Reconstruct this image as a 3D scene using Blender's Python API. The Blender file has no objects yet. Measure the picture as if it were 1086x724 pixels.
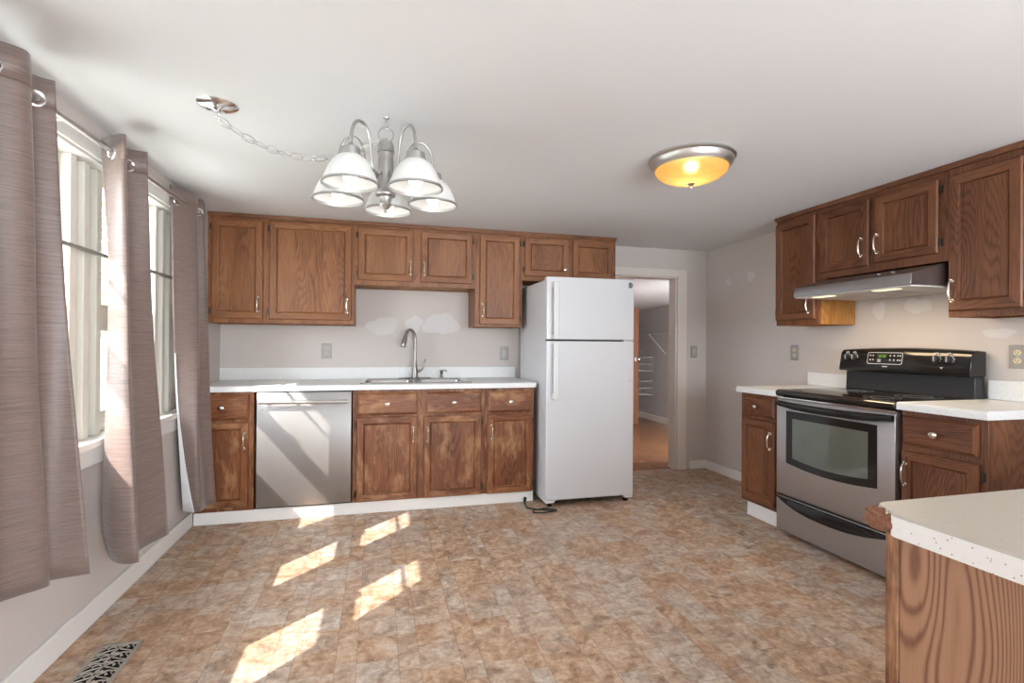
import bpy, math, random
from mathutils import Vector, Matrix
random.seed(7)
PI = math.pi
sc = bpy.context.scene
COL = sc.collection

# ------------------------------------------------------------------ camera
YAW, PITCH, ROLL, CAMH, FPX = 0.258278, 0.004139, 0.006424, 1.1947, 540.79
cam_d = bpy.data.cameras.new('camera')
cam = bpy.data.objects.new('camera', cam_d); COL.objects.link(cam)
cam_d.sensor_fit = 'HORIZONTAL'; cam_d.sensor_width = 36.0
cam_d.lens = FPX / 1086 * 36.0
cam_d.shift_y = 2.18 / 1086
cam_d.clip_start = 0.02
_r0 = Vector((math.cos(YAW), -math.sin(YAW), 0))
_f = Vector((math.sin(YAW) * math.cos(PITCH), math.cos(YAW) * math.cos(PITCH), math.sin(PITCH)))
_u0 = Vector((-math.sin(YAW) * math.sin(PITCH), -math.cos(YAW) * math.sin(PITCH), math.cos(PITCH)))
_R = _r0 * math.cos(ROLL) + _u0 * math.sin(ROLL)
_U = _u0 * math.cos(ROLL) - _r0 * math.sin(ROLL)
M = Matrix.Identity(4)
for i in range(3):
    M[i][0], M[i][1], M[i][2] = _R[i], _U[i], -_f[i]
M[2][3] = CAMH
cam.matrix_world = M
sc.camera = cam

# ------------------------------------------------------------------ light
SKY_STRENGTH = 10.5
SUN_STRENGTH = 8.5
vs = sc.view_settings
vs.view_transform = 'Standard'; vs.look = 'None'; vs.exposure = 0.64; vs.gamma = 1.0
vs.use_curve_mapping = False
world = bpy.data.worlds.new('world'); sc.world = world
world.use_nodes = True
wn = world.node_tree.nodes; wl = world.node_tree.links
wn.clear()
_wo = wn.new('ShaderNodeOutputWorld'); _bg = wn.new('ShaderNodeBackground')
_bg.inputs['Color'].default_value = (0.84, 0.92, 1.0, 1)
_bg.inputs['Strength'].default_value = SKY_STRENGTH
wl.new(_bg.outputs[0], _wo.inputs[0])
sun_d = bpy.data.lights.new('sun', 'SUN'); sun_d.energy = SUN_STRENGTH; sun_d.angle = 0.009
sun_d.color = (1.0, 0.95, 0.89)
sun = bpy.data.objects.new('sun', sun_d); COL.objects.link(sun)
sun.rotation_euler = Vector((0.84, 0.86, -1.0)).to_track_quat('-Z', 'Y').to_euler()
sun.location = (-8, -6, 8)


def area(name, loc, rot, sx, sy, energy, color=(1, 1, 1), portal=False):
    d = bpy.data.lights.new(name, 'AREA'); d.shape = 'RECTANGLE'; d.size = sx; d.size_y = sy
    d.energy = energy; d.color = color
    if portal:
        d.cycles.is_portal = True
    o = bpy.data.objects.new(name, d); COL.objects.link(o)
    o.location = loc; o.rotation_euler = rot
    return o


# sky portals at the window bank and the fill opening added behind the camera
area('window_portal', (-1.36, 2.35, 1.38), (0, -PI / 2, 0), 1.2, 3.1, 10, portal=True)
area('fill_door_portal', (1.55, -2.24, 1.05), (PI / 2, 0, 0), 2.9, 2.05, 10, portal=True)

# ------------------------------------------------------------------ node materials
class NT:
    def __init__(s, name):
        s.m = bpy.data.materials.new(name); s.m.use_nodes = True
        s.t = s.m.node_tree; s.n = s.t.nodes; s.n.clear()
        s.out = s.n.new('ShaderNodeOutputMaterial')
    def link(s, a, b): s.t.links.new(a, b)
    def put(s, sock, v):
        if hasattr(v, 'links') and hasattr(v, 'node'): s.link(v, sock)
        elif v is not None:
            if isinstance(v, (tuple, list)) and len(v) == 3 and len(sock.default_value) == 4: v = (*v, 1)
            sock.default_value = v
    def math(s, op, a, b=None, c=None, clamp=False):
        n = s.n.new('ShaderNodeMath'); n.operation = op; n.use_clamp = clamp
        for k, v in enumerate((a, b, c)):
            if v is not None: s.put(n.inputs[k], v)
        return n.outputs[0]
    def obj(s):
        return s.n.new('ShaderNodeTexCoord').outputs['Object']
    def rnd(s):
        return s.n.new('ShaderNodeObjectInfo').outputs['Random']
    def mapping(s, v, loc=(0, 0, 0), scale=(1, 1, 1), rot=(0, 0, 0)):
        n = s.n.new('ShaderNodeMapping'); s.put(n.inputs['Vector'], v)
        n.inputs['Location'].default_value = loc; n.inputs['Scale'].default_value = scale; n.inputs['Rotation'].default_value = rot
        return n.outputs[0]
    def vadd(s, a, b):
        n = s.n.new('ShaderNodeVectorMath'); n.operation = 'ADD'; s.put(n.inputs[0], a); s.put(n.inputs[1], b); return n.outputs[0]
    def sep(s, v):
        n = s.n.new('ShaderNodeSeparateXYZ'); s.put(n.inputs[0], v); return n.outputs
    def comb(s, x, y, z):
        n = s.n.new('ShaderNodeCombineXYZ')
        for k, v in enumerate((x, y, z)): s.put(n.inputs[k], v)
        return n.outputs[0]
    def noise(s, v, scale, detail=3, rough=0.55, dist=0.0, col=False):
        n = s.n.new('ShaderNodeTexNoise'); s.put(n.inputs['Vector'], v)
        n.inputs['Scale'].default_value = scale; n.inputs['Detail'].default_value = detail
        n.inputs['Roughness'].default_value = rough; n.inputs['Distortion'].default_value = dist
        return n.outputs['Color' if col else 'Fac']
    def wave(s, v, scale, dist, detail=2, dscale=1.0, direction='X'):
        n = s.n.new('ShaderNodeTexWave'); s.put(n.inputs['Vector'], v); n.bands_direction = direction
        n.inputs['Scale'].default_value = scale; n.inputs['Distortion'].default_value = dist
        n.inputs['Detail'].default_value = detail; n.inputs['Detail Scale'].default_value = dscale
        return n.outputs['Fac']
    def white(s, v):
        n = s.n.new('ShaderNodeTexWhiteNoise'); s.put(n.inputs['Vector'], v); return n.outputs['Value']
    def ramp(s, f, stops, interp='LINEAR'):
        n = s.n.new('ShaderNodeValToRGB'); s.put(n.inputs[0], f); r = n.color_ramp; r.interpolation = interp
        while len(r.elements) < len(stops): r.elements.new(0.5)
        for e, (p, c) in zip(r.elements, stops):
            e.position = p; e.color = (*c, 1) if len(c) == 3 else c
        return n.outputs['Color']
    def mix(s, f, a, b, mode='MIX'):
        n = s.n.new('ShaderNodeMix'); n.data_type = 'RGBA'; n.blend_type = mode
        s.put(n.inputs[0], f); s.put(n.inputs[6], a); s.put(n.inputs[7], b)
        return n.outputs[2]
    def bump(s, h, strength, dist=0.002):
        n = s.n.new('ShaderNodeBump'); s.put(n.inputs['Height'], h)
        n.inputs['Strength'].default_value = strength; n.inputs['Distance'].default_value = dist
        return n.outputs[0]
    def bsdf(s, color, rough=0.5, metal=0.0, normal=None, spec=0.5, **kw):
        n = s.n.new('ShaderNodeBsdfPrincipled')
        s.put(n.inputs['Base Color'], color); s.put(n.inputs['Roughness'], rough); s.put(n.inputs['Metallic'], metal)
        n.inputs['Specular IOR Level'].default_value = spec
        if normal is not None: s.link(normal, n.inputs['Normal'])
        for k, v in kw.items(): s.put(n.inputs[k.replace('_', ' ')], v)
        return n
    def done(s, shader):
        s.link(shader.outputs[0] if hasattr(shader, 'outputs') else shader, s.out.inputs[0]); return s.m


def srgb(r, g, b):
    f = lambda c: c / 12.92 if c <= 0.04045 else ((c + 0.055) / 1.055) ** 2.4
    return tuple(f(x / 255) for x in (r, g, b))


def simple(name, col, rough=0.5, metal=0.0, nscale=40, var=0.06, spec=0.5, bump=0.0, **kw):
    t = NT(name); v = t.obj(); f = t.noise(v, nscale, 3)
    c = t.mix(f, tuple(x * (1 - var) for x in col), tuple(min(1, x * (1 + var)) for x in col))
    nrm = t.bump(f, bump) if bump else None
    return t.done(t.bsdf(c, rough, metal, nrm, spec, **kw))


def oak(name, dark, mid, light, axis='Z', wear=None, rough=0.42):
    t = NT(name); v = t.obj(); off = t.math('MULTIPLY', t.rnd(), 13.7)
    v = t.vadd(v, t.comb(off, off, off)); x, y, z = t.sep(v)
    if axis == 'X': x, y, z = z, y, x
    elif axis == 'Y': x, y, z = x, z, y
    g = t.comb(x, y, z)                      # grain runs along the third axis
    board = t.white(t.comb(t.math('FLOOR', t.math('MULTIPLY', x, 9.5)), 4.0, 2.0))
    n = t.noise(t.comb(t.math('MULTIPLY', t.math('ADD', x, y), 6.5), t.math('MULTIPLY', board, 5.0), t.math('MULTIPLY', z, 1.0)), 1.0, 1.5, .4)
    nn = t.noise(t.mapping(g, scale=(1, 1, .06)), 110, 3); st = t.noise(t.mapping(g, scale=(1, 1, .03)), 420, 2, .7)
    big = t.noise(t.mapping(g, scale=(1, 1, .4)), 6, 3)
    ph = t.math('ADD', t.math('MULTIPLY', n, 170.0), t.math('ADD', t.math('MULTIPLY', x, 380.0), t.math('MULTIPLY', nn, 3.0)))
    w = t.math('POWER', t.math('ADD', t.math('MULTIPLY', t.math('SINE', ph), .5), .5), 2.0)
    f = t.math('ADD', t.math('MULTIPLY', w, -.13), t.math('MULTIPLY', st, .46))
    f = t.math('ADD', f, t.math('MULTIPLY', nn, .28))
    f = t.math('ADD', f, t.math('MULTIPLY', big, .34))
    f = t.math('ADD', f, t.math('MULTIPLY', board, .09))
    c = t.ramp(f, [(0.30, dark), (0.49, mid), (0.70, light)])
    if wear:
        wn_ = t.noise(t.mapping(g, scale=(1, 1, .45)), 11, 4, 0.65)
        k = t.ramp(wn_, [(0.50, (0, 0, 0)), (0.72, (1, 1, 1))])
        c = t.mix(t.math('MULTIPLY', k, st), c, wear)
    return t.done(t.bsdf(c, rough, 0, t.bump(t.math('ADD', st, t.math('MULTIPLY', w, 0.3)), 0.12, 0.001), 0.4))


def steel(name, col, rough, axis='X', metal=1.0):
    t = NT(name); v = t.obj()
    n1 = t.noise(t.mapping(v, scale={'X': (0.02, 1, 1), 'Z': (1, 1, 0.02)}[axis]), 300, 3)
    n2 = t.noise(v, 4, 2)
    c = t.mix(n1, tuple(x * .93 for x in col), tuple(min(1, x * 1.05) for x in col))
    r = t.math('ADD', rough - 0.05, t.math('ADD', t.math('MULTIPLY', n1, 0.06), t.math('MULTIPLY', n2, 0.06)))
    return t.done(t.bsdf(c, r, metal, t.bump(n1, 0.05, 0.0005)))


def emit(name, col, strength):
    t = NT(name); e = t.n.new('ShaderNodeEmission'); t.put(e.inputs[0], col); e.inputs[1].default_value = strength
    return t.done(e)


MAT = {}
# walls and ceiling
def paint(name, col, var=0.03):
    t = NT(name); v = t.obj(); a = t.noise(v, 2.5, 3); b = t.noise(v, 260, 2)
    c = t.mix(a, tuple(x * (1 - var) for x in col), tuple(x * (1 + var) for x in col))
    return t.done(t.bsdf(c, 0.7, 0, t.bump(b, 0.05, 0.001), 0.3))
MAT['wall'] = paint('wall_paint', srgb(203, 194, 188))
MAT['ceiling'] = paint('ceiling_paint', srgb(223, 223, 224), 0.012)
MAT['trim'] = simple('trim_paint', srgb(236, 233, 229), 0.4, var=0.02)
MAT['casing'] = simple('casing_paint', srgb(225, 214, 205), 0.4, var=0.02)
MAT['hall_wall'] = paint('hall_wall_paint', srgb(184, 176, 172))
MAT['spackle'] = paint('spackle', srgb(212, 207, 204), 0.03)

# floor: vinyl tile in alternating wide and narrow courses
def floor_mat():
    t = NT('vinyl_tile'); v = t.obj(); x, y, _ = t.sep(v)
    P, Wd, L = 0.231, 0.154, 0.155
    u = t.math('DIVIDE', t.math('ADD', x, 10.0), P)
    k = t.math('FLOOR', u); fx = t.math('MULTIPLY', t.math('FRACT', u), P)
    nar = t.math('GREATER_THAN', fx, Wd)
    col = t.math('ADD', t.math('MULTIPLY', k, 2.0), nar)
    lx = t.math('SUBTRACT', fx, t.math('MULTIPLY', nar, Wd))
    cw = t.math('SUBTRACT', Wd, t.math('MULTIPLY', nar, 2 * Wd - P))
    offs = t.math('MULTIPLY', t.white(t.comb(col, 3.3, 0)), L * 2)
    Lc = t.math('SUBTRACT', L * 1.0, t.math('MULTIPLY', nar, -L * 0.5))
    w = t.math('DIVIDE', t.math('ADD', t.math('ADD', y, 10.0), offs), Lc)
    row = t.math('FLOOR', w); ly = t.math('MULTIPLY', t.math('FRACT', w), Lc)
    ex = t.math('MINIMUM', lx, t.math('SUBTRACT', cw, lx)); ey = t.math('MINIMUM', ly, t.math('SUBTRACT', Lc, ly))
    e = t.math('MINIMUM', ex, ey)
    grout = t.math('SUBTRACT', 1.0, t.math('DIVIDE', e, 0.0022, clamp=True))
    cell = t.comb(col, row, 1.7)
    h = t.white(cell)
    shift = t.comb(t.math('MULTIPLY', h, 7.0), t.math('MULTIPLY', h, 3.1), 0.0)
    vv = t.vadd(v, shift)
    n1 = t.noise(vv, 11, 6, 0.68, 0.9); n2 = t.noise(vv, 46, 4, 0.65, 0.4); n3 = t.noise(v, 1.6, 2); n4 = t.noise(vv, 5, 3, 0.6, 0.6)
    f = t.math('ADD', t.math('MULTIPLY', n1, 0.66), t.math('MULTIPLY', n2, 0.34))
    warm = t.ramp(f, [(0.36, srgb(128, 99, 78)), (0.46, srgb(170, 137, 110)), (0.55, srgb(194, 164, 137)), (0.66, srgb(212, 194, 176))])
    grey = t.ramp(f, [(0.36, srgb(134, 118, 105)), (0.46, srgb(174, 156, 142)), (0.55, srgb(198, 183, 169)), (0.66, srgb(216, 208, 200))])
    m = t.math('ADD', t.math('MULTIPLY', h, 0.50), t.math('MULTIPLY', n4, 0.9))
    c = t.mix(t.ramp(m, [(0.54, (0, 0, 0)), (0.96, (1, 1, 1))]), warm, grey)
    rust = t.ramp(t.noise(vv, 8, 4, .6, .5), [(0.52, (0, 0, 0)), (0.70, (1, 1, 1))])
    c = t.mix(t.math('MULTIPLY', rust, .45), c, srgb(166, 120, 86))
    c = t.mix(t.math('MULTIPLY', grout, 0.6), c, srgb(104, 82, 66))
    hgt = t.math('SUBTRACT', t.math('MULTIPLY', n2, 0.35), grout)
    rr = t.math('ADD', 0.40, t.math('MULTIPLY', n2, 0.18))
    return t.done(t.bsdf(c, rr, 0, t.bump(hgt, 0.25, 0.0015), 0.4))
MAT['floor'] = floor_mat()

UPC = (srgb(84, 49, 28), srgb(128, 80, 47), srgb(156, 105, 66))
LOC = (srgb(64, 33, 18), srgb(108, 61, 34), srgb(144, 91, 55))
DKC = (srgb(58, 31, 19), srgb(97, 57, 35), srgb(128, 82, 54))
MAT['oak_up'] = oak('oak_upper', *UPC); MAT['oak_up_h'] = oak('oak_upper_rail', *UPC, 'X')
MAT['oak_lo'] = oak('oak_lower', *LOC, 'Z', srgb(206, 160, 114)); MAT['oak_lo_h'] = oak('oak_lower_rail', *LOC, 'X', srgb(206, 160, 114))
MAT['oak_dk'] = oak('oak_right', *DKC); MAT['oak_dk_h'] = oak('oak_right_rail', *DKC, 'X')
MAT['oak_raw'] = oak('oak_unfinished', srgb(124, 78, 34), srgb(158, 106, 50), srgb(184, 134, 74))
def veneer():
    t = NT('oak_veneer'); v = t.obj(); x, y, z = t.sep(v)
    n = t.noise(t.comb(t.math('MULTIPLY', y, 4.2), 2.0, t.math('MULTIPLY', z, 1.15)), 1.0, 1.5, .4)
    nn = t.noise(t.mapping(v, scale=(1, 1, .05)), 120, 3); st = t.noise(t.mapping(v, scale=(1, 1, .03)), 420, 2)
    ph = t.math('ADD', t.math('MULTIPLY', n, 400.0), t.math('ADD', t.math('MULTIPLY', y, 480.0), t.math('MULTIPLY', nn, 1.6)))
    w = t.math('POWER', t.math('ADD', t.math('MULTIPLY', t.math('SINE', ph), .5), .5), 2.2)
    f = t.math('ADD', t.math('MULTIPLY', w, .55), t.math('MULTIPLY', t.math('ADD', nn, st), .28))
    c = t.ramp(f, [(0.22, srgb(160, 121, 94)), (0.5, srgb(145, 105, 79)), (0.85, srgb(112, 76, 56))])
    return t.done(t.bsdf(c, .45, 0, t.bump(st, .1, .001), .4))
MAT['oak_pen'] = veneer()
MAT['oak_worn'] = oak('oak_worn_stile', srgb(48, 24, 16), srgb(80, 43, 28), srgb(108, 64, 42), 'Z', srgb(206, 160, 116))
MAT['crown'] = oak('oak_crown', srgb(78, 46, 27), srgb(116, 72, 43), srgb(146, 98, 62), 'X')
MAT['hall_floor'] = oak('hall_floorboards', srgb(84, 50, 28), srgb(118, 74, 45), srgb(142, 97, 64), 'X', None, 0.22)
MAT['closet_door'] = oak('closet_door_wood', srgb(84, 45, 24), srgb(116, 66, 36), srgb(140, 86, 50))
MAT['dark_gap'] = simple('dark_parts_gap_shade', srgb(30, 24, 22), 0.8)  # near-black for dark parts; in gap strips the colour stands for shade
MAT['nickel'] = simple('satin_nickel_pull', (0.72, 0.66, 0.58), 0.25, 1.0)
MAT['hinge'] = simple('bronze_hinge', (0.07, 0.055, 0.045), 0.4, 0.8)
MAT['steel_dw'] = steel('brushed_steel', (0.36, 0.343, 0.33), 0.38, 'Z', .78)
MAT['steel_range'] = steel('range_steel', (0.50, 0.48, 0.48), 0.38, 'X', .85)
MAT['steel_hood'] = steel('hood_steel', (0.42, 0.42, 0.43), 0.3, 'X')
MAT['steel_sink'] = steel('sink_steel', (0.58, 0.58, 0.58), 0.25, 'X')
MAT['faucet'] = simple('brushed_faucet', (0.30, 0.285, 0.27), 0.3, 1.0)
MAT['chrome'] = simple('chrome', (0.85, 0.85, 0.86), 0.12, 1.0, var=0.02)
MAT['satin'] = simple('brushed_nickel', (0.58, 0.565, 0.55), 0.38, 1.0)
MAT['lampmetal'] = simple('fixture_metal', (0.50, 0.49, 0.48), 0.4, 1.0)
MAT['black_gloss'] = simple('black_enamel', (0.012, 0.011, 0.011), 0.12, 0, var=0.2)
MAT['black_plastic'] = simple('black_plastic', (0.02, 0.019, 0.019), 0.35)
MAT['black_glass'] = simple('ceramic_glass', (0.016, 0.012, 0.010), 0.07, 0, var=0.2, spec=0.7)
MAT['oven_glass'] = simple('oven_glass', (0.11, 0.12, 0.10), 0.05, 0, spec=0.9, nscale=3, var=0.4)  # pale greenish base painted in for reflections on the pane
MAT['white_mark'] = simple('printed_mark', (0.75, 0.75, 0.75), 0.5)
MAT['grey_mark'] = simple('printed_grey_mark', (0.28, 0.28, 0.28), 0.5)
MAT['display'] = emit('clock_display', (0.35, 0.75, 0.05), 0.55)
MAT['fridge'] = simple('fridge_enamel', srgb(211, 211, 213), 0.3, 0, nscale=400, var=0.01, bump=0.02)
MAT['fridge_handle'] = simple('fridge_handle_plastic', srgb(220, 219, 219), 0.35, var=0.01)
MAT['badge'] = simple('badge_grey', srgb(84, 86, 90), 0.4)
MAT['plate'] = simple('metal_wall_plate', srgb(160, 155, 150), 0.35, 0.15)
MAT['almond'] = simple('almond_plastic', srgb(222, 206, 168), 0.4)
MAT['grey_plastic'] = simple('grey_plastic', srgb(178, 173, 169), 0.45)
MAT['vinyl'] = simple('window_vinyl', srgb(232, 228, 216), 0.4, var=0.02)
MAT['rail_grey'] = simple('grey_bar', srgb(132, 126, 122), 0.4)
MAT['cord'] = simple('black_rubber_cord', (0.02, 0.02, 0.02), 0.5)
MAT['register'] = simple('pewter_register', srgb(176, 168, 158), 0.4, 0.35)
MAT['duct'] = simple('duct_shade', (0.01, 0.008, 0.007), 0.9)
MAT['chip'] = simple('exposed_particle_board', srgb(126, 84, 62), 0.9, 0, nscale=170, var=0.6, bump=1.0)
MAT['wire'] = simple('white_wire', srgb(160, 156, 153), 0.5)
MAT['grass'] = simple('lawn', srgb(178, 180, 172), 0.9, nscale=6, var=0.3)
MAT['bark'] = simple('bark', srgb(96, 78, 62), 0.9, nscale=20, var=0.3)
MAT['leaf'] = simple('leaf_canopy', srgb(120, 156, 84), 0.8, nscale=5, var=0.4)
MAT['siding'] = simple('pale_siding', srgb(206, 220, 216), 0.7, nscale=3, var=0.04)
MAT['roof'] = simple('shingle', srgb(110, 104, 100), 0.9, nscale=30, var=0.25)

def laminate(name, col, speck, amount, sp_scale=150, rad=.3):
    t = NT(name); v = t.obj()
    n = t.n.new('ShaderNodeTexVoronoi'); t.put(n.inputs['Vector'], v); n.inputs['Scale'].default_value = sp_scale
    d = n.outputs['Distance']; sel = t.math('GREATER_THAN', t.sep(n.outputs['Color'])[0], 1 - amount)
    s = t.math('MULTIPLY', t.math('LESS_THAN', d, rad), sel)
    a = t.noise(v, 60, 4, 0.7)
    c = t.mix(a, tuple(x * 0.93 for x in col), tuple(min(1, x * 1.05) for x in col))
    return t.done(t.bsdf(t.mix(s, c, speck), 0.35, 0, None, 0.45))
MAT['lam_white'] = laminate('white_laminate', srgb(228, 228, 226), srgb(196, 194, 190), 0.15)
MAT['lam_edge'] = laminate('flecked_laminate_edge', srgb(226, 224, 219), srgb(140, 104, 72), 0.16, 150, .17)
MAT['lam_fleck'] = laminate('flecked_laminate', srgb(178, 170, 158), srgb(110, 82, 58), 0.16, 150, .17)

def fabric():
    t = NT('curtain_satin'); v = t.obj()
    slub = t.noise(t.mapping(v, scale=(1, 1, 24)), 9, 4, 0.7); fine = t.noise(t.mapping(v, scale=(1, 1, 8)), 120, 2)
    c = t.ramp(t.math('ADD', t.math('MULTIPLY', slub, 0.7), t.math('MULTIPLY', fine, 0.3)),
               [(0.30, srgb(100, 84, 78)), (0.5, srgb(130, 111, 103)), (0.72, srgb(148, 129, 121))])
    p = t.bsdf(c, 0.42, 0, t.bump(slub, 0.15, 0.001), 0.5, Sheen_Weight=0.25)
    tr = t.n.new('ShaderNodeBsdfTranslucent'); t.put(tr.inputs[0], c)
    mx = t.n.new('ShaderNodeMixShader'); mx.inputs[0].default_value = 0.10
    t.link(p.outputs[0], mx.inputs[1]); t.link(tr.outputs[0], mx.inputs[2])
    return t.done(mx)
MAT['curtain'] = fabric()
MAT['lining'] = simple('white_lining', srgb(226, 230, 230), 0.7)

def glass_pane():
    t = NT('window_glass'); tr = t.n.new('ShaderNodeBsdfTransparent'); g = t.n.new('ShaderNodeBsdfGlossy')
    g.inputs['Roughness'].default_value = 0.02
    mx = t.n.new('ShaderNodeMixShader'); mx.inputs[0].default_value = 0.05
    t.link(tr.outputs[0], mx.inputs[1]); t.link(g.outputs[0], mx.inputs[2])
    return t.done(mx)
MAT['glass'] = glass_pane()

def shade_glass(name, col, tmix, rough=0.3):
    t = NT(name); v = t.obj(); n = t.noise(v, 30, 2)
    c = t.mix(n, tuple(x * 0.96 for x in col), col)
    p = t.bsdf(c, rough, 0, None, 0.5)
    tr = t.n.new('ShaderNodeBsdfTranslucent'); t.put(tr.inputs[0], c)
    mx = t.n.new('ShaderNodeMixShader'); mx.inputs[0].default_value = tmix
    t.link(p.outputs[0], mx.inputs[1]); t.link(tr.outputs[0], mx.inputs[2])
    return t.done(mx)
MAT['white_shade'] = shade_glass('frosted_white_glass', srgb(222, 222, 220), 0.18)
def amber():
    t = NT('amber_glass'); v = t.obj(); n = t.noise(v, 9, 3)
    c = t.mix(n, (0.93, 0.56, 0.17), (0.97, 0.66, 0.26))
    p = t.bsdf(c, .25); tr = t.n.new('ShaderNodeBsdfTranslucent'); t.put(tr.inputs[0], c)
    tp = t.n.new('ShaderNodeBsdfRefraction'); t.put(tp.inputs[0], (1, .80, .42)); tp.inputs['IOR'].default_value = 1.2; tp.inputs['Roughness'].default_value = .6
    m1 = t.n.new('ShaderNodeMixShader'); m1.inputs[0].default_value = .75
    t.link(p.outputs[0], m1.inputs[1]); t.link(tr.outputs[0], m1.inputs[2])
    m2 = t.n.new('ShaderNodeMixShader'); m2.inputs[0].default_value = .30
    t.link(m1.outputs[0], m2.inputs[1]); t.link(tp.outputs[0], m2.inputs[2])
    return t.done(m2)
MAT['amber_shade'] = amber()
MAT['bulb'] = emit('lit_bulb', (1.0, 0.95, 0.86), 2.2)
MAT['hood_lens'] = emit('hood_lamp_lens', (1.0, 0.82, 0.55), 1.0)

# ------------------------------------------------------------------ mesh helpers
class MB:
    def __init__(s): s.v = []; s.f = []; s.mi = []
    def add(s, vs, fs, mi=0):
        b = len(s.v); s.v += [tuple(x) for x in vs]
        for f in fs: s.f.append(tuple(b + i for i in f)); s.mi.append(mi)
        return s
    def box(s, x0, x1, y0, y1, z0, z1, mi=0):
        x0, x1 = sorted((x0, x1)); y0, y1 = sorted((y0, y1)); z0, z1 = sorted((z0, z1))
        vs = [(x0, y0, z0), (x1, y0, z0), (x1, y1, z0), (x0, y1, z0), (x0, y0, z1), (x1, y0, z1), (x1, y1, z1), (x0, y1, z1)]
        return s.add(vs, [(0, 3, 2, 1), (4, 5, 6, 7), (0, 1, 5, 4), (1, 2, 6, 5), (2, 3, 7, 6), (3, 0, 4, 7)], mi)
    def prism(s, poly, axis, a, b, mi=0):
        # poly: 2D points in the plane of the two other axes (cyclic order)
        def P(p, t):
            return {0: (t, p[0], p[1]), 1: (p[0], t, p[1]), 2: (p[0], p[1], t)}[axis]
        n = len(poly)
        vs = [P(p, a) for p in poly] + [P(p, b) for p in poly]
        fs = [tuple(range(n))[::-1], tuple(range(n, 2 * n))] + [(i, (i + 1) % n, n + (i + 1) % n, n + i) for i in range(n)]
        return s.add(vs, fs, mi)
    def rings(s, rings, closed=True, cap0=True, cap1=True, mi=0):
        n = len(rings[0]); vs = [p for r in rings for p in r]; fs = []
        for k in range(len(rings) - 1):
            for i in range(n if closed else n - 1):
                j = (i + 1) % n
                fs.append((k * n + i, k * n + j, (k + 1) * n + j, (k + 1) * n + i))
        if cap0: fs.append(tuple(range(n))[::-1])
        if cap1: fs.append(tuple((len(rings) - 1) * n + i for i in range(n)))
        return s.add(vs, fs, mi)
    def lathe(s, prof, c=(0, 0, 0), axis=2, n=24, cap0=True, cap1=True, mi=0, sx=1.0, sy=1.0):
        R = []
        for r, h in prof:
            ring = []
            for i in range(n):
                a = 2 * PI * i / n; p, q = r * math.cos(a) * sx, r * math.sin(a) * sy
                o = {2: (p, q, h), 1: (p, h, q), 0: (h, p, q)}[axis]
                ring.append((c[0] + o[0], c[1] + o[1], c[2] + o[2]))
            R.append(ring)
        return s.rings(R, True, cap0, cap1, mi)
    def tube(s, path, r, n=10, mi=0, cap=True, closed=False):
        pts = [Vector(p) for p in path]; R = []; m = len(pts); up = None
        rr = r if isinstance(r, (list, tuple)) else [r] * m
        for k, p in enumerate(pts):
            if closed: t = pts[(k + 1) % m] - pts[k - 1]
            else: t = pts[min(k + 1, m - 1)] - pts[max(k - 1, 0)]
            t.normalize()
            if up is None:
                up = Vector((0, 0, 1)) if abs(t.z) < 0.9 else Vector((1, 0, 0))
            sd = t.cross(up)
            if sd.length < 1e-4: sd = t.cross(Vector((0.3, 1, 0.2)))
            sd.normalize(); up = sd.cross(t).normalized()
            R.append([tuple(p + (sd * math.cos(2 * PI * i / n) + up * math.sin(2 * PI * i / n)) * rr[k]) for i in range(n)])
        if closed: R.append(R[0]); cap = False
        return s.rings(R, True, cap, cap, mi)
    def sphere(s, c, r, n=14, m=8, sz=1.0):
        prof = [(r * math.sin(PI * k / m) + 1e-5, -r * sz * math.cos(PI * k / m)) for k in range(m + 1)]
        return s.lathe(prof, c, 2, n)
    def build(s, name, mat, parent=None, loc=(0, 0, 0), rotz=0.0, bev=0.0, smooth=40, label=None, fix=True):
        me = bpy.data.meshes.new(name); me.from_pydata(s.v, [], s.f)
        for m_ in (mat if isinstance(mat, (list, tuple)) else [mat]): me.materials.append(m_)
        if len(me.materials) > 1: me.polygons.foreach_set('material_index', s.mi)
        if fix:
            import bmesh
            bm = bmesh.new(); bm.from_mesh(me); bmesh.ops.recalc_face_normals(bm, faces=bm.faces); bm.to_mesh(me); bm.free()
        if smooth:
            me.shade_smooth(); me.set_sharp_from_angle(angle=math.radians(smooth))
        o = bpy.data.objects.new(name, me); COL.objects.link(o)
        o.location = loc; o.rotation_euler = (0, 0, rotz)
        if parent: o.parent = parent
        if bev:
            b = o.modifiers.new('bevel', 'BEVEL'); b.width = bev; b.segments = 2; b.limit_method = 'ANGLE'; b.angle_limit = math.radians(50)
        if label: o['label'] = label
        return o


def tag(o, label, cat, group=None):
    o['label'] = label; o['category'] = cat
    if group: o['group'] = group
    return o


def struct(o):
    o['kind'] = 'structure'; return o


def thing(name, label, cat, loc=(0, 0, 0), rotz=0.0, group=None):
    o = bpy.data.objects.new(name, None); COL.objects.link(o); o.empty_display_size = 0.05
    o.location = loc; o.rotation_euler = (0, 0, rotz)
    return tag(o, label, cat, group)


def share(name, src, parent, loc, rotz=0.0, rot=None):
    o = src.copy(); o.name = name; COL.objects.link(o); o.parent = parent; o.location = loc
    o.rotation_euler = rot if rot else (0, 0, rotz)
    return o


def arc(c, r, a0, a1, n):
    return [(c[0] + r * math.cos(a0 + (a1 - a0) * k / n), c[1] + r * math.sin(a0 + (a1 - a0) * k / n)) for k in range(n + 1)]


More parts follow.
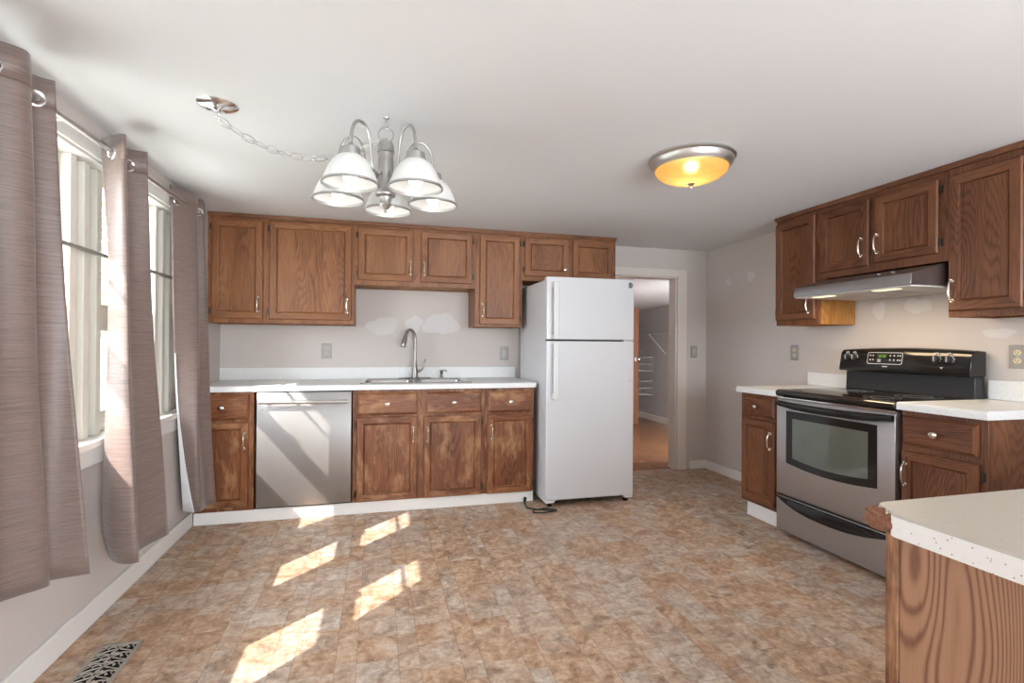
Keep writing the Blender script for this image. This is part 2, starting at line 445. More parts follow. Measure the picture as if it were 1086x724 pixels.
def smooth_path(pts, sub=6):
    P = [Vector(p) for p in pts]; out = []
    for i in range(len(P) - 1):
        p0, p1, p2, p3 = P[max(i - 1, 0)], P[i], P[i + 1], P[min(i + 2, len(P) - 1)]
        for k in range(sub):
            t = k / sub
            out.append(0.5 * ((2 * p1) + (p2 - p0) * t + (2 * p0 - 5 * p1 + 4 * p2 - p3) * t * t + (3 * p1 - p0 - 3 * p2 + p3) * t ** 3))
    out.append(P[-1]); return out


# ------------------------------------------------------------------ dimensions (metres)
XL, XR, YB, YR, ZC = -1.175, 3.145, 4.389, -2.1, 2.14
CASE_X0, CASE_X1, DOOR_Z = 1.95, 2.818, 1.868       # doorway opening in the back wall

# ------------------------------------------------------------------ room shell
struct(MB().box(XL - .16, XR + .12, YR - .12, YB + .06, -0.1, 0).build('floor', MAT['floor'], smooth=0))
struct(MB().box(XL - .16, XR + .12, YR - .12, YB + .12, ZC, ZC + .1).build('ceiling', MAT['ceiling'], smooth=0))
b = MB()
b.box(XL - .16, CASE_X0, YB, YB + .12, 0, ZC).box(CASE_X1, XR + .12, YB, YB + .12, 0, ZC).box(CASE_X0, CASE_X1, YB, YB + .12, DOOR_Z, ZC)
struct(b.build('wall_back', MAT['wall'], smooth=0))
struct(MB().box(XR, XR + .12, YR, YB, 0, ZC).build('wall_right', MAT['wall'], smooth=0))
WY0, WY1, WZ0, WZ1 = 0.86, 3.80, 0.78, 1.985       # opening of the window bank in the left wall
b = MB()
b.box(XL - .16, XL, YR, WY0, 0, ZC).box(XL - .16, XL, WY1, YB, 0, ZC).box(XL - .16, XL, WY0, WY1, 0, WZ0 - .03).box(XL - .16, XL, WY0, WY1, WZ1, ZC)
struct(b.build('wall_left', MAT['wall'], smooth=0))
b = MB()
b.box(XL - .16, 0.10, YR - .12, YR, 0, ZC).box(3.0, XR + .12, YR - .12, YR, 0, ZC).box(0.10, 3.0, YR - .12, YR, 2.06, ZC)
struct(b.build('wall_rear', MAT['wall'], smooth=0))
# unseen glass door added behind the camera to let in fill light
b = MB()
for x0, x1 in ((.10, .17), (1.51, 1.59), (2.93, 3.0)): b.box(x0, x1, YR - .10, YR - .03, 0.03, 2.06)
b.box(.10, 3.0, YR - .10, YR - .03, 0, .05).box(.10, 3.0, YR - .10, YR - .03, 2.0, 2.06)
d1 = struct(b.build('added_fill_door', MAT['vinyl'], bev=.003))
MB().box(.17, 1.51, YR - .07, YR - .064, .05, 2.0).box(1.59, 2.93, YR - .07, YR - .064, .05, 2.0).build('pane', MAT['glass'], d1, smooth=0)

# baseboards
def baseboard(name, x0, x1, y0, y1, h):
    return struct(MB().box(x0, x1, y0, y1, 0, h).build(name, MAT['trim'], bev=.004))
baseboard('baseboard_left', XL, XL + .016, YR, 3.757, .098)
baseboard('baseboard_back', 2.952, XR, YB - .014, YB, .08)
baseboard('baseboard_right', XR - .014, XR, 3.12, YB - .014, .08)
# doorway casing and jamb liner
b = MB()
b.box(CASE_X1, CASE_X1 + .10, YB - .016, YB, 0, DOOR_Z + .075).box(CASE_X0 - .10, CASE_X0, YB - .016, YB, 0, DOOR_Z + .075)
b.box(CASE_X0, CASE_X1, YB - .016, YB, DOOR_Z, DOOR_Z + .075)
b.box(CASE_X1 - .015, CASE_X1, YB, YB + .12, 0, DOOR_Z).box(CASE_X0, CASE_X0 + .015, YB, YB + .12, 0, DOOR_Z).box(CASE_X0, CASE_X1, YB, YB + .12, DOOR_Z - .012, DOOR_Z)
struct(b.build('trim_1', MAT['casing'], bev=.004))

# hall and closet beyond the doorway
struct(MB().box(1.2, 4.5, YB + .06, 8.4, -.1, 0).build('floor_hall', MAT['hall_floor'], smooth=0))
b = MB()
b.add([(1.2, YB + .12, 1.92), (4.5, YB + .12, 1.92), (4.5, 8.4, 1.78), (1.2, 8.4, 1.78), (1.2, YB + .12, 2.1), (4.5, YB + .12, 2.1), (4.5, 8.4, 2.1), (1.2, 8.4, 2.1)],
      [(0, 3, 2, 1), (4, 5, 6, 7), (0, 1, 5, 4), (1, 2, 6, 5), (2, 3, 7, 6), (3, 0, 4, 7)])
struct(b.build('ceiling_hall', MAT['hall_wall'], smooth=0))
struct(MB().box(4.31, 4.43, YB + .12, 8.3, 0, 2.0).build('wall_hall_right', MAT['hall_wall'], smooth=0))
struct(MB().box(1.1, 1.2, YB + .12, 8.3, 0, 2.0).build('wall_hall_left', MAT['hall_wall'], smooth=0))
struct(MB().box(1.2, 4.31, 8.2, 8.3, 0, 2.0).build('wall_hall_back', MAT['hall_wall'], smooth=0))
struct(MB().box(4.296, 4.31, YB + .12, 8.2, 0, .09).build('baseboard_hall', MAT['casing'], bev=.003))

# ------------------------------------------------------------------ window bank
XW = -1.245
ridge_y = [(1.64, 1.90), (2.47, 2.73), (3.30, 3.55)]
glass_y = [(1.07, 1.64), (1.90, 2.47), (2.73, 3.30), (3.55, 3.63)]
b = MB()   # jamb liner, stool, apron and head casing
b.box(XL - .16, XL + .03, WY0, WY1, WZ0 - .03, WZ0)
b.box(XL - .16, XL, WY0, WY1, WZ1 - .012, WZ1)
b.box(XL - .16, XL, WY0, WY0 + .02, WZ0, WZ1).box(XL - .16, XL, WY1 - .02, WY1, WZ0, WZ1)
b.box(XL, XL + .014, WY0 - .07, WY1 + .07, WZ1, WZ1 + .075)
b.box(XL, XL + .014, WY0 - .07, WY0, WZ0, WZ1).box(XL, XL + .014, WY1, WY1 + .07, WZ0, WZ1)
b.box(XL, XL + .012, WY0, WY1, WZ0 - .105, WZ0 - .03)
struct(b.build('trim_2', MAT['trim'], bev=.003))
b = MB()   # wide ridged mullions between the sashes
for y0, y1 in ridge_y:
    n = 5; w = (y1 - y0) / n
    b.box(XW - .04, XW - .01, y0, y1, WZ0, WZ1 - .012)
    for k in range(n):
        b.box(XW - .01, XW + (.028 if k % 2 == 0 else .008), y0 + k * w + .004, y0 + (k + 1) * w - .004, WZ0, WZ1 - .012 - (.02 if k % 2 else 0))
b.box(XW - .04, XW, WY0 + .02, 1.07, WZ0, WZ1 - .012)
b.box(XW - .04, XW, 3.63, WY1 - .02, WZ0, WZ1 - .012)  # unseen blank panel narrowing the last window to keep its sun out
struct(b.build('trim_3', MAT['vinyl'], bev=.003))
for i, (y0, y1) in enumerate(glass_y):
    b = MB(); f = .022
    zs = [(WZ0, .878, .0), (1.25, 1.375, .012), (WZ1 - .06, WZ1 - .012, .0)]
    for z0, z1, dx in zs: b.box(XW - .035, XW - .008 + dx, y0, y1, z0, z1)
    b.box(XW - .035, XW - .01, y0, y0 + f, .878, 1.93).box(XW - .035, XW - .01, y1 - f, y1, .878, 1.93)
    w = struct(b.build('window_%d' % (i + 1), MAT['vinyl'], bev=.003))
    MB().box(XW - .026, XW - .021, y0 + f, y1 - f, .878, 1.25).box(XW - .026, XW - .021, y0 + f, y1 - f, 1.375, 1.93).build('pane', MAT['glass'], w, smooth=0)
    if y1 - y0 > .4:
        MB().box(XW - .012, XW + .012, (y0 + y1) / 2 - .03, (y0 + y1) / 2 + .03, 1.375, 1.392).build('sash_lock', MAT['satin'], w, bev=.003)
tag(MB().tube([(XL - .02, WY0 + .02, 1.588), (XL - .02, WY1 - .02, 1.588)], .0095, 10).build('tension_rod', MAT['rail_grey']),
    'thin grey rod running across all the left windows below the curtain rod', 'rod')

# eave, lawn, trees and the pale house outside
e = MB()  # unseen eave, overhang sized to cut the sun off the upper sashes
e.prism([(-1.335, 2.24), (-1.335, 2.40), (-1.645, 2.33), (-1.645, 2.22)], 1, -2.3, 4.6)
struct(e.build('sun_cut_eave', MAT['trim'], smooth=0))
struct(MB().box(-40, XL - .16, -30, 60, -.75, -.6).build('ground', MAT['grass'], smooth=0))

def tree(loc, h, r, seed, label):
    rng = random.Random(seed)
    t = thing('tree', label, 'tree', (loc[0], loc[1], -.6))
    MB().tube(smooth_path([(0, 0, 0), (.06, .03, h * .3), (-.04, .05, h * .6), (0, 0, h * .85)], 4), [.16 - .10 * k / 12 for k in range(13)], 8).build('trunk', MAT['bark'], t)
    m = MB()
    for _ in range(900):
        a = rng.uniform(0, 2 * PI); q = rng.uniform(-1, 1); d = r * rng.uniform(.45, 1) ** .6
        p = Vector((math.cos(a) * math.sqrt(1 - q * q) * d, math.sin(a) * math.sqrt(1 - q * q) * d, h * .72 + q * d * 1.1))
        n = Vector((rng.uniform(-1, 1), rng.uniform(-1, 1), rng.uniform(-1, 1))).normalized(); sd = n.orthogonal().normalized(); u2 = n.cross(sd); s_ = rng.uniform(.10, .22)
        m.add([p - sd * s_, p + u2 * s_ * .5, p + sd * s_, p - u2 * s_ * .5], [(0, 1, 2, 3)])
    m.build('foliage', MAT['leaf'], t, smooth=0, fix=False)
    return t
tree((-6.0, 15.0), 6.2, 2.2, 1, 'leafy green tree outside, seen high through the window between the first two curtains')
tree((-9.5, 20.0), 6.0, 2.4, 2, 'leafy green tree outside, further off behind the nearer one')
h = thing('neighbor_house', 'pale sided house across the lawn seen through the windows', 'house', (-9.5, 25.5, -.6))
b = MB()
for k in range(14): b.prism([(-2.5 - .02, k * .2), (2.5 + .02, k * .2), (2.5, k * .2 + .2), (-2.5, k * .2 + .2)], 1, 0, 5)
b.build('siding_wall', MAT['siding'], h, smooth=0)
MB().prism([(-2.9, 2.75), (2.9, 2.75), (0, 4.3)], 1, -.3, 5.3).build('roof', MAT['roof'], h, smooth=0)
MB().box(-.5, .5, -.05, .02, 1.0, 2.2).box(-.58, .58, -.03, .02, .92, 1.0).build('window', MAT['trim'], h, smooth=0)

# ------------------------------------------------------------------ cabinets
def hardware():
    p = smooth_path([(0, 0, -.050), (0, -.012, -.049), (0, -.026, -.034), (0, -.030, 0), (0, -.026, .034), (0, -.012, .049), (0, 0, .050)], 5)
    b = MB().tube(p, .0046, 8)
    for s_ in (-1, 1):
        b.lathe([(.001, -.004), (.0085, -.003), (.0085, 0)], (0, 0, s_ * .050), 1, 12)
        b.sphere((0, -.012, s_ * .056), .0062, 8, 6)
    pull = b.build('handle', MAT['nickel'])
    k = MB().lathe([(.006, 0), (.005, -.012), (.012, -.016), (.0175, -.021), (.0165, -.026), (.009, -.0295), (.0005, -.030)], (0, 0, 0), 1, 18, sx=1.15, sy=.85)
    knob = k.build('knob', MAT['nickel'])
    hb = MB().tube([(0, -.006, -.022), (0, -.006, .022)], .005, 8)
    hb.box(-.010, .010, -.004, 0, -.019, .019)
    hinge = hb.build('hinge', MAT['hinge'])
    return pull, knob, hinge
PULL, KNOB, HINGE = hardware()
for o in (PULL, KNOB, HINGE): COL.objects.unlink(o)


def panel_mesh(x0, x1, z0, z1, fw, kind):
    """door or drawer front standing on y = 0 and facing -y"""
    w, h = x1 - x0, z1 - z0
    if kind == 'door':
        prof = [(0, 0), (0, -.013), (.005, -.020), (fw - .006, -.020), (fw - .002, -.0185), (fw + .001, -.0065), (fw + .005, -.0045), (fw + .009, -.0085)]
    else:
        prof = [(0, 0), (0, -.010), (.004, -.014), (.012, -.017), (.016, -.020)]
    b = MB(); n = len(prof); vs = []
    for i, y in prof:
        vs += [(x0 + i, y, z0 + i), (x1 - i, y, z0 + i), (x1 - i, y, z1 - i), (x0 + i, y, z1 - i)]
    fs = []; mi = []
    for k in range(n - 1):
        for j in range(4):
            a, c = k * 4 + j, k * 4 + (j + 1) % 4
            fs.append((a, c, c + 4, a + 4)); mi.append(1 if (j in (0, 2)) else 0)
    fs.append(tuple((n - 1) * 4 + j for j in range(4))); mi.append(0 if kind == 'door' else 1)
    fs.append((3, 2, 1, 0)); mi.append(0)
    for f, m_ in zip(fs, mi): b.f.append(f); b.mi.append(m_)
    b.v = vs
    return b


def cabinet(name, label, cat, origin, rotz, w, depth, z0, z1, wood, doors=(), drawers=(), group=None, under=None, side=None):
    """front of the face frame is local y = 0; local x runs left to right for someone facing it; z is world z"""
    v, hgr = wood
    t = thing(name, label, cat, (origin[0], origin[1], z0), rotz, group)
    hh = z1 - z0
    b = MB(); s_ = .016
    b.box(0, s_, .019, depth, 0, hh).box(w - s_, w, .019, depth, 0, hh).box(s_, w - s_, depth - .008, depth, 0, hh)
    if under: b.box(s_, w - s_, .019, depth - .008, hh - s_, hh)
    b.build('carcass', side or v, t, bev=.0015)
    MB().box(s_, w - s_, .019, depth - .008, 0.012 if under else 0, .012 + s_ if under else s_).build('bottom_panel', under or v, t, smooth=0)
    b = MB()   # solid face frame behind the fronts
    b.box(0, w, 0, .019, 0, hh)
    b.build('face_frame', v, t, bev=.002)
    for (x0, x1, a, c, hx, hz, hinge, fw) in doors:
        d = panel_mesh(x0, x1, a - z0, c - z0, fw, 'door').build('door', [v, hgr], t, smooth=25)
        if hx is not None:
            if hinge and hinge.isupper():   # knob instead of a pull
                share('knob', KNOB, d, (hx, -.020, hz - z0))
            else:
                share('handle', PULL, d, (hx, -.020, hz - z0))
        sx = x0 - .006 if hinge.lower() == 'l' else x1 + .006
        for zz in (a + .055, c - .055): share('hinge', HINGE, d, (sx, 0, zz - z0))
    for (x0, x1, a, c) in drawers:
        d = panel_mesh(x0, x1, a - z0, c - z0, .02, 'drawer').build('drawer', [v, hgr], t, smooth=25)
        share('knob', KNOB, d, ((x0 + x1) / 2, -.020, (a + c) / 2 - z0))
    return t

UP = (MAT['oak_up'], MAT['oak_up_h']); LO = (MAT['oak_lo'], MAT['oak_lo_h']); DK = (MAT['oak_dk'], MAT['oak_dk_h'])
YU, DU = 4.078, .311
def up(label, x0, x1, z0, doors, side=None):
    cabinet('upper_cabinet', label, 'cabinet', (x0, YU), 0, x1 - x0, DU, z0, 2.112, UP,
            [(a - x0, b_ - x0, c, d, (hx - x0) if hx is not None else None, hz, hg, .05) for a, b_, c, d, hx, hz, hg in doors],
            group='oak wall cabinets along the back wall', under=MAT['oak_raw'], side=side)
up('oak wall cabinet in the far left corner beside the curtain, narrow single door', XL, -.787, 1.347, [(-1.149, -.811, 1.378, 2.091, -.843, 1.484, 'l')])
up('oak wall cabinet with one extra-wide door above the dishwasher', -.787, -.172, 1.347, [(-.769, -.192, 1.378, 2.098, -.226, 1.487, 'l')])
up('short oak wall cabinet with two doors over the sink', -.172, .765, 1.654, [(-.147, .267, 1.69, 2.091, .246, 1.797, 'l'), (.33, .739, 1.69, 2.091, .353, 1.797, 'r')])
up('tall narrow single-door oak wall cabinet just left of the refrigerator', .765, 1.162, 1.347, [(.80, 1.136, 1.366, 2.096, .828, 1.486, 'r')])
up('short oak wall cabinet above the white refrigerator', 1.162, 2.008, 1.737, [(1.180, 1.565, 1.773, 2.095, 1.53, 1.838, 'L'), (1.606, 1.982, 1.773, 2.093, None, 0, 'r')])
struct(MB().prism([(YU - .012, 2.112), (YU - .022, 2.138), (YU + .02, 2.138), (YU + .02, 2.112)], 0, XL, 2.010).build('trim_4', MAT['crown'], smooth=0))

YF = 3.757
def base(label, x0, x1, doors, drawers):
    cabinet('base_cabinet', label, 'cabinet', (x0, YF), 0, x1 - x0, YB - YF - .002, .082, .874, LO,
            [(a - x0, b_ - x0, c, d, hx - x0, hz, hg, .048) for a, b_, c, d, hx, hz, hg in doors],
            [(a - x0, b_ - x0, c, d) for a, b_, c, d in drawers], group='oak base cabinets along the back wall')
base('oak base cabinet in the left corner, left of the dishwasher', XL + .018, -.797, [(-1.15, -.827, .112, .674, -.852, .549, 'l')], [(-1.15, -.827, .69, .856)])
base('wide two-door oak base cabinet under the sink', -.164, .785, [(-.137, .284, .088, .682, .256, .553, 'l'), (.330, .757, .085, .680, .359, .549, 'r')],
     [(-.137, .285, .696, .853), (.342, .757, .696, .853)])
base('single-door oak base cabinet between sink and refrigerator', .785, 1.170, [(.802, 1.152, .082, .678, .836, .545, 'r')], [(.806, 1.152, .692, .850)])
# white kick board
tag(MB().box(XL + .018, 1.168, YF + .004, YF + .016, 0, .082).build('toe_kick', MAT['trim'], bev=.002),
    'long white kick board under the back cabinets and dishwasher', 'kick board')

RZ = -PI / 2
XF = 2.838
def upr(label, y0, y1, z0, doors, side=None):
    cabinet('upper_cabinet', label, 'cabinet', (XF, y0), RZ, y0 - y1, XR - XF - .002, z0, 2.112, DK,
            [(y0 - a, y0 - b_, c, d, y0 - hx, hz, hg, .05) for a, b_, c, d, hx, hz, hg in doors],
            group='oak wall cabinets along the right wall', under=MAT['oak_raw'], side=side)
upr('narrow oak wall cabinet left of the range hood', 3.130, 2.758, 1.352, [(3.122, 2.778, 1.388, 2.086, 2.815, 1.484, 'l')], side=MAT['oak_raw'])
upr('short two-door oak wall cabinet directly above the range hood', 2.757, 1.962, 1.646, [(2.734, 2.392, 1.685, 2.082, 2.430, 1.799, 'l'), (2.350, 2.004, 1.692, 2.078, 2.331, 1.802, 'r')])
upr('tall oak wall cabinet right of the hood at the photo edge', 1.961, 1.612, 1.354, [(1.952, 1.642, 1.385, 2.074, 1.928, 1.487, 'r')])
struct(MB().prism([(XF - .012, 2.112), (XF - .022, 2.138), (XF + .02, 2.138), (XF + .02, 2.112)], 1, 1.61, 3.132).build('trim_5', oak('oak_crown_right', srgb(62, 36, 22), srgb(98, 60, 38), srgb(126, 84, 56), 'Y'), smooth=0))

XB = 2.53
def baser(label, y0, y1, top, doors, drawers):
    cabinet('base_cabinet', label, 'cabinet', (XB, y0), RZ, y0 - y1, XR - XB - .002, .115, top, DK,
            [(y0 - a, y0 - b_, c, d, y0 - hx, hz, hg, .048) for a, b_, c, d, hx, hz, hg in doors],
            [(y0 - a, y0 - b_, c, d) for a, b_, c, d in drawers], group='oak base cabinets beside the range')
baser('narrow oak base cabinet left of the range', 3.116, 2.762, .874, [(3.095, 2.785, .14, .700, 2.812, .576, 'l')], [(3.095, 2.785, .722, .854)])
baser('oak base cabinet right of the range behind the peninsula', 1.960, 1.588, .889, [(1.951, 1.614, .14, .694, 1.926, .580, 'r')], [(1.951, 1.620, .722, .864)])
tag(MB().box(2.575, 2.59, 2.766, 3.11, 0, .115).build('toe_kick', MAT['trim'], bev=.002), 'short white kick board under the narrow cabinet left of the range', 'kick board')
tag(MB().box(2.575, 2.59, 1.592, 1.956, 0, .115).build('toe_kick', MAT['trim'], bev=.002), 'white kick board under the cabinet right of the range', 'kick board')

# ------------------------------------------------------------------ countertops
def front_profile(y0, y1, z0, z1, r=.012):
    return [(y0, z0), (y0, z1 - r)] + [(y0 + r - r * math.cos(a * PI / 8), z1 - r + r * math.sin(a * PI / 8)) for a in range(1, 5)] + [(y1, z1), (y1, z0)]
SX0, SX1, SY0, SY1 = -.10, .68, 3.80, 4.33
t = thing('countertop', 'long white laminate countertop with the sink along the back wall', 'countertop', (0, 0, 0))
b = MB()
x1 = 1.182
b.prism(front_profile(3.733, SY0, .876, .914), 0, XL + .001, x1)
b.box(XL + .001, SX0, SY0, YB - .001, .876, .914).box(SX1, x1, SY0, YB - .001, .876, .914).box(SX0, SX1, SY1, YB - .001, .876, .914)
b.build('slab', MAT['lam_white'], t)
MB().box(XL + .001, x1, YB - .020, YB - .001, .914, 1.010).build('backsplash', MAT['lam_white'], t, bev=.003)
t = thing('countertop', 'small pale laminate countertop left of the range', 'countertop', (0, 0, 0))
MB().prism(front_profile(2.50, XR - .001, .876, .914), 1, 2.757, 3.137).build('slab', MAT['lam_white'], t)
MB().box(XR - .02, XR - .001, 2.757, 3.137, .914, 1.012).build('backsplash', MAT['lam_white'], t, bev=.003)
t = thing('countertop', 'small pale laminate countertop right of the range', 'countertop', (0, 0, 0))
MB().prism(front_profile(2.50, XR - .001, .890, .928), 1, 1.574, 1.966).build('slab', MAT['lam_white'], t)
MB().box(XR - .02, XR - .001, 1.574, 1.966, .928, 1.030).build('backsplash', MAT['lam_white'], t, bev=.003)

# ------------------------------------------------------------------ sink, faucet, soap pump
def rrect(x0, x1, y0, y1, r, n=5):
    p = []
    for cx, cy, a in ((x1 - r, y1 - r, 0), (x0 + r, y1 - r, PI / 2), (x0 + r, y0 + r, PI), (x1 - r, y0 + r, 1.5 * PI)):
        p += arc((cx, cy), r, a, a + PI / 2, n)
    return p
t = thing('kitchen_sink', 'stainless double bowl sink set in the long white countertop', 'sink', (.29, 4.06, .914))
b = MB()
ox, oy, oz = .29, 4.06, .914
def L(poly, z): return [(p[0] - ox, p[1] - oy, z - oz) for p in poly]
zt = .9205
by1, by0 = 4.235, 3.835
bowls = [(-.085, .272), (.308, .665)]
# rim: outer lip plus deck made as strips around the two bowls
b.rings([L(rrect(SX0 - .02, SX1 + .02, 3.782, 4.345, .03), .914), L(rrect(SX0 - .017, SX1 + .017, 3.785, 4.342, .03), zt), L(rrect(SX0 - .005, SX1 + .005, 3.797, 4.330, .03), zt)], True, False, False)
def dk(x0, x1, y0, y1): b.box(x0 - ox, x1 - ox, y0 - oy, y1 - oy, zt - .003 - oz, zt - oz)
dk(SX0 - .005, SX1 + .005, by1, 4.330); dk(SX0 - .005, SX1 + .005, 3.797, by0); dk(SX0 - .005, bowls[0][0], by0, by1); dk(bowls[0][1], bowls[1][0], by0, by1); dk(bowls[1][1], SX1 + .005, by0, by1)
b.build('rim', MAT['steel_sink'], t, bev=.0015)
for x0, x1 in bowls:
    m = MB()
    m.rings([L(rrect(x0 - .002, x1 + .002, by0 - .002, by1 + .002, .03), zt + .0005), L(rrect(x0 + .004, x1 - .004, by0 + .004, by1 - .004, .05), zt - .012),
             L(rrect(x0 + .01, x1 - .01, by0 + .01, by1 - .01, .06), .77), L(rrect(x0 + .04, x1 - .04, by0 + .04, by1 - .04, .06), .745)], True, False, True)
    bo = m.build('bowl', MAT['steel_sink'], t)
    MB().lathe([(.045, 0), (.045, .004), (.03, .002), (.0005, .002)], ((x0 + x1) / 2 - ox, 4.06 - oy, .745 - oz), 2, 20).build('drain', MAT['chrome'], bo)
t = thing('kitchen_faucet', 'tall gooseneck pull-down faucet behind the sink', 'faucet', (.302, 4.285, .921))
MB().box(-.13, .13, -.028, .028, 0, .006).build('deck_plate', MAT['faucet'], t, bev=.004)
MB().lathe([(.030, .006), (.029, .012), (.024, .03), (.0225, .075), (.018, .105), (.0145, .12)], (0, 0, 0), 2, 20).build('body', MAT['faucet'], t)
pth = [(0, 0, .11), (0, 0, .30), (-.003, -.002, .345), (-.016, -.010, .381), (-.036, -.024, .397), (-.056, -.037, .392), (-.071, -.047, .37), (-.080, -.053, .34)]
MB().tube(smooth_path(pth, 5), .0125, 14).build('spout', MAT['faucet'], t)
MB().tube([(-.078, -.052, .348), (-.082, -.0545, .33), (-.093, -.062, .29), (-.100, -.067, .262), (-.101, -.0675, .256)], [.014, .0165, .0195, .022, .018], 16).build('spray_head', MAT['faucet'], t)
MB().tube(smooth_path([(.012, 0, .05), (.045, -.006, .065), (.066, -.010, .090), (.075, -.012, .125), (.086, -.014, .158)], 4), [.013, .013, .0125, .012, .011, .010, .009, .009, .008, .0075, .007, .007, .0065, .0065, .0065, .007, .008], 12).build('lever', MAT['faucet'], t)
t = thing('soap_dispenser', 'small hooked soap pump beside the faucet', 'soap pump', (.523, 4.285, .921))
MB().lathe([(.019, 0), (.018, .006), (.012, .010), (.0115, .045), (.014, .05), (.014, .062), (.008, .068), (.0005, .069)], (0, 0, 0), 2, 16).build('body', MAT['faucet'], t)
MB().tube(smooth_path([(0, 0, .060), (.018, -.012, .066), (.034, -.022, .063), (.040, -.026, .054)], 4), .0055, 10).build('nozzle', MAT['faucet'], t)

# ------------------------------------------------------------------ dishwasher
t = thing('dishwasher', 'stainless dishwasher with a bar handle between oak base cabinets', 'dishwasher', (-.4745, 3.735, .082))
MB().box(-.300, .300, .030, .60, .004, .787).build('tub_housing', MAT['dark_gap'], t, smooth=0)
b = MB()
b.prism([(0.006, .012), (0, .02), (0, .776), (.006, .786), (.028, .786), (.028, .012)], 0, -.303, .303)
b.build('door_panel', MAT['steel_dw'], t, bev=.002)
hd = MB().tube([(-.283, -.042, .725), (.279, -.042, .720)], .0115, 14).build('handle', MAT['satin'], t)
for x in (-.24, .24): MB().tube([(x, 0.0, .7225), (x, -.036, .7225)], .007, 10).build('handle_post', MAT['satin'], hd)
MB().box(-.303, .303, .03, .034, -.0, .010).build('base_strip', MAT['dark_gap'], t, smooth=0)

# ------------------------------------------------------------------ refrigerator
FX0, FX1, FYF = 1.206, 1.918, 3.562
t = thing('refrigerator', 'white top-freezer refrigerator standing between the sink counter and the doorway', 'refrigerator', ((FX0 + FX1) / 2, FYF, 0))
hw = (FX1 - FX0) / 2
MB().box(-hw + .004, hw - .004, .068, .735, .03, 1.690).build('cabinet_body', MAT['fridge'], t, bev=.006)
def fdoor(name, z0, z1):
    b = MB(); n = 10; poly = []
    poly.append((-hw, .062)); 
    for k in range(n + 1):
        u = -1 + 2 * k / n; poly.append((u * hw, 0.0 + .010 * u * u * u * u))
    poly.append((hw, .062))
    b.prism(poly, 2, z0, z1)
    return b.build(name, MAT['fridge'], t, bev=.006)
dr = fdoor('freezer_door', 1.243, 1.708); df = fdoor('fridge_door', .055, 1.232)
MB().box(-hw + .01, hw - .01, .055, .075, 1.228, 1.247).build('door_gap_strip', MAT['dark_gap'], t, smooth=0)  # dark strip, shade of the gap between the doors put into its colour
def fhandle(parent, z0, z1, end_low):
    b = MB()
    x = -hw + .060
    b.box(x - .0205, x + .0205, -.052, -.034, z0, z1)
    zz = z0 if end_low else z1 - .05
    b.box(x - .0205, x + .0205, -.045, .004, zz, zz + .05)
    z2 = z1 - .028 if end_low else z0
    b.box(x - .0205, x + .0205, -.045, .004, z2, z2 + .028)
    return b.build('handle', MAT['fridge_handle'], parent, bev=.007)
fhandle(dr, 1.246, 1.668, False); fhandle(df, .800, 1.229, True)
# round maker's badge
bd = MB().lathe([(.0235, 0), (.0235, -.002), (.021, -.003), (.0005, -.003)], (hw - .036, .009, 1.665), 1, 28).build('badge', MAT['badge'], dr)
m = MB()
m.tube([(hw - .036 + .0195 * math.cos(a * PI / 12), .0055, 1.665 + .0195 * math.sin(a * PI / 12)) for a in range(24)], .0009, 6, closed=True)
m.tube(smooth_path([(hw - .0335, .0055, 1.673), (hw - .041, .0055, 1.675), (hw - .047, .0055, 1.666), (hw - .043, .0055, 1.658), (hw - .037, .0055, 1.662), (hw - .038, .0055, 1.668), (hw - .036, .0055, 1.656), (hw - .041, .0055, 1.652)], 4), .0011, 6)
m.tube(smooth_path([(hw - .031, .0055, 1.668), (hw - .024, .0055, 1.671), (hw - .025, .0055, 1.666), (hw - .031, .0055, 1.661), (hw - .029, .0055, 1.656), (hw - .022, .0055, 1.659)], 4), .0011, 6)
m.build('monogram', MAT['grey_plastic'], bd)
MB().lathe([(.006, 0), (.006, -.003), (.0005, -.004)], (hw - .036, .009, .93), 1, 12).build('plug_button', MAT['grey_plastic'], df)
MB().box(hw - .085, hw - .004, .006, .064, 1.2325, 1.2425).build('center_hinge', MAT['chrome'], t, bev=.002)
b = MB().box(-hw + .02, hw - .02, .075, .10, .025, .056)
b.build('grille', MAT['dark_gap'], t, smooth=0)
for sx in (-1, 1):
    b = MB(); xx = sx * (hw - .045)
    b.prism([(xx - .042, .054), (xx + .042, .054), (xx + (.042 if sx > 0 else .02), .030), (xx + (-.02 if sx > 0 else -.042), .030)], 1, .012, .07)
    b.build('leg_bracket', MAT['fridge_handle'], t, bev=.003)
    MB().lathe([(.020, 0), (.020, .012), (.012, .014), (.012, .034)], (xx, .05, 0), 2, 14).build('foot', MAT['dark_gap'], t)

# power cord on the floor
pts = []
for k in range(30):
    a = -.4 + k * .30
    pts.append((1.168 + (.085 + .01 * math.sin(k)) * math.cos(a), 3.500 + .042 * math.sin(a), .006 + .003 * (k % 7) / 7))
pts = [(1.10, 3.742, .030), (1.085, 3.70, .022), (1.075, 3.64, .008), (1.09, 3.57, .006)] + pts
o = thing('power_cord', 'black power cord lying coiled on the floor at the refrigerator corner', 'cord', (1.15, 3.55, 0))
MB().tube(smooth_path([(p[0] - 1.15, p[1] - 3.55, p[2]) for p in pts], 3), .0055, 8).build('cable', MAT['cord'], o)
MB().tube([(1.10 - 1.15, 3.742 - 3.55, .030), (1.085 - 1.15, 3.70 - 3.55, .022)], [.014, .010], 8).build('plug', MAT['cord'], o)

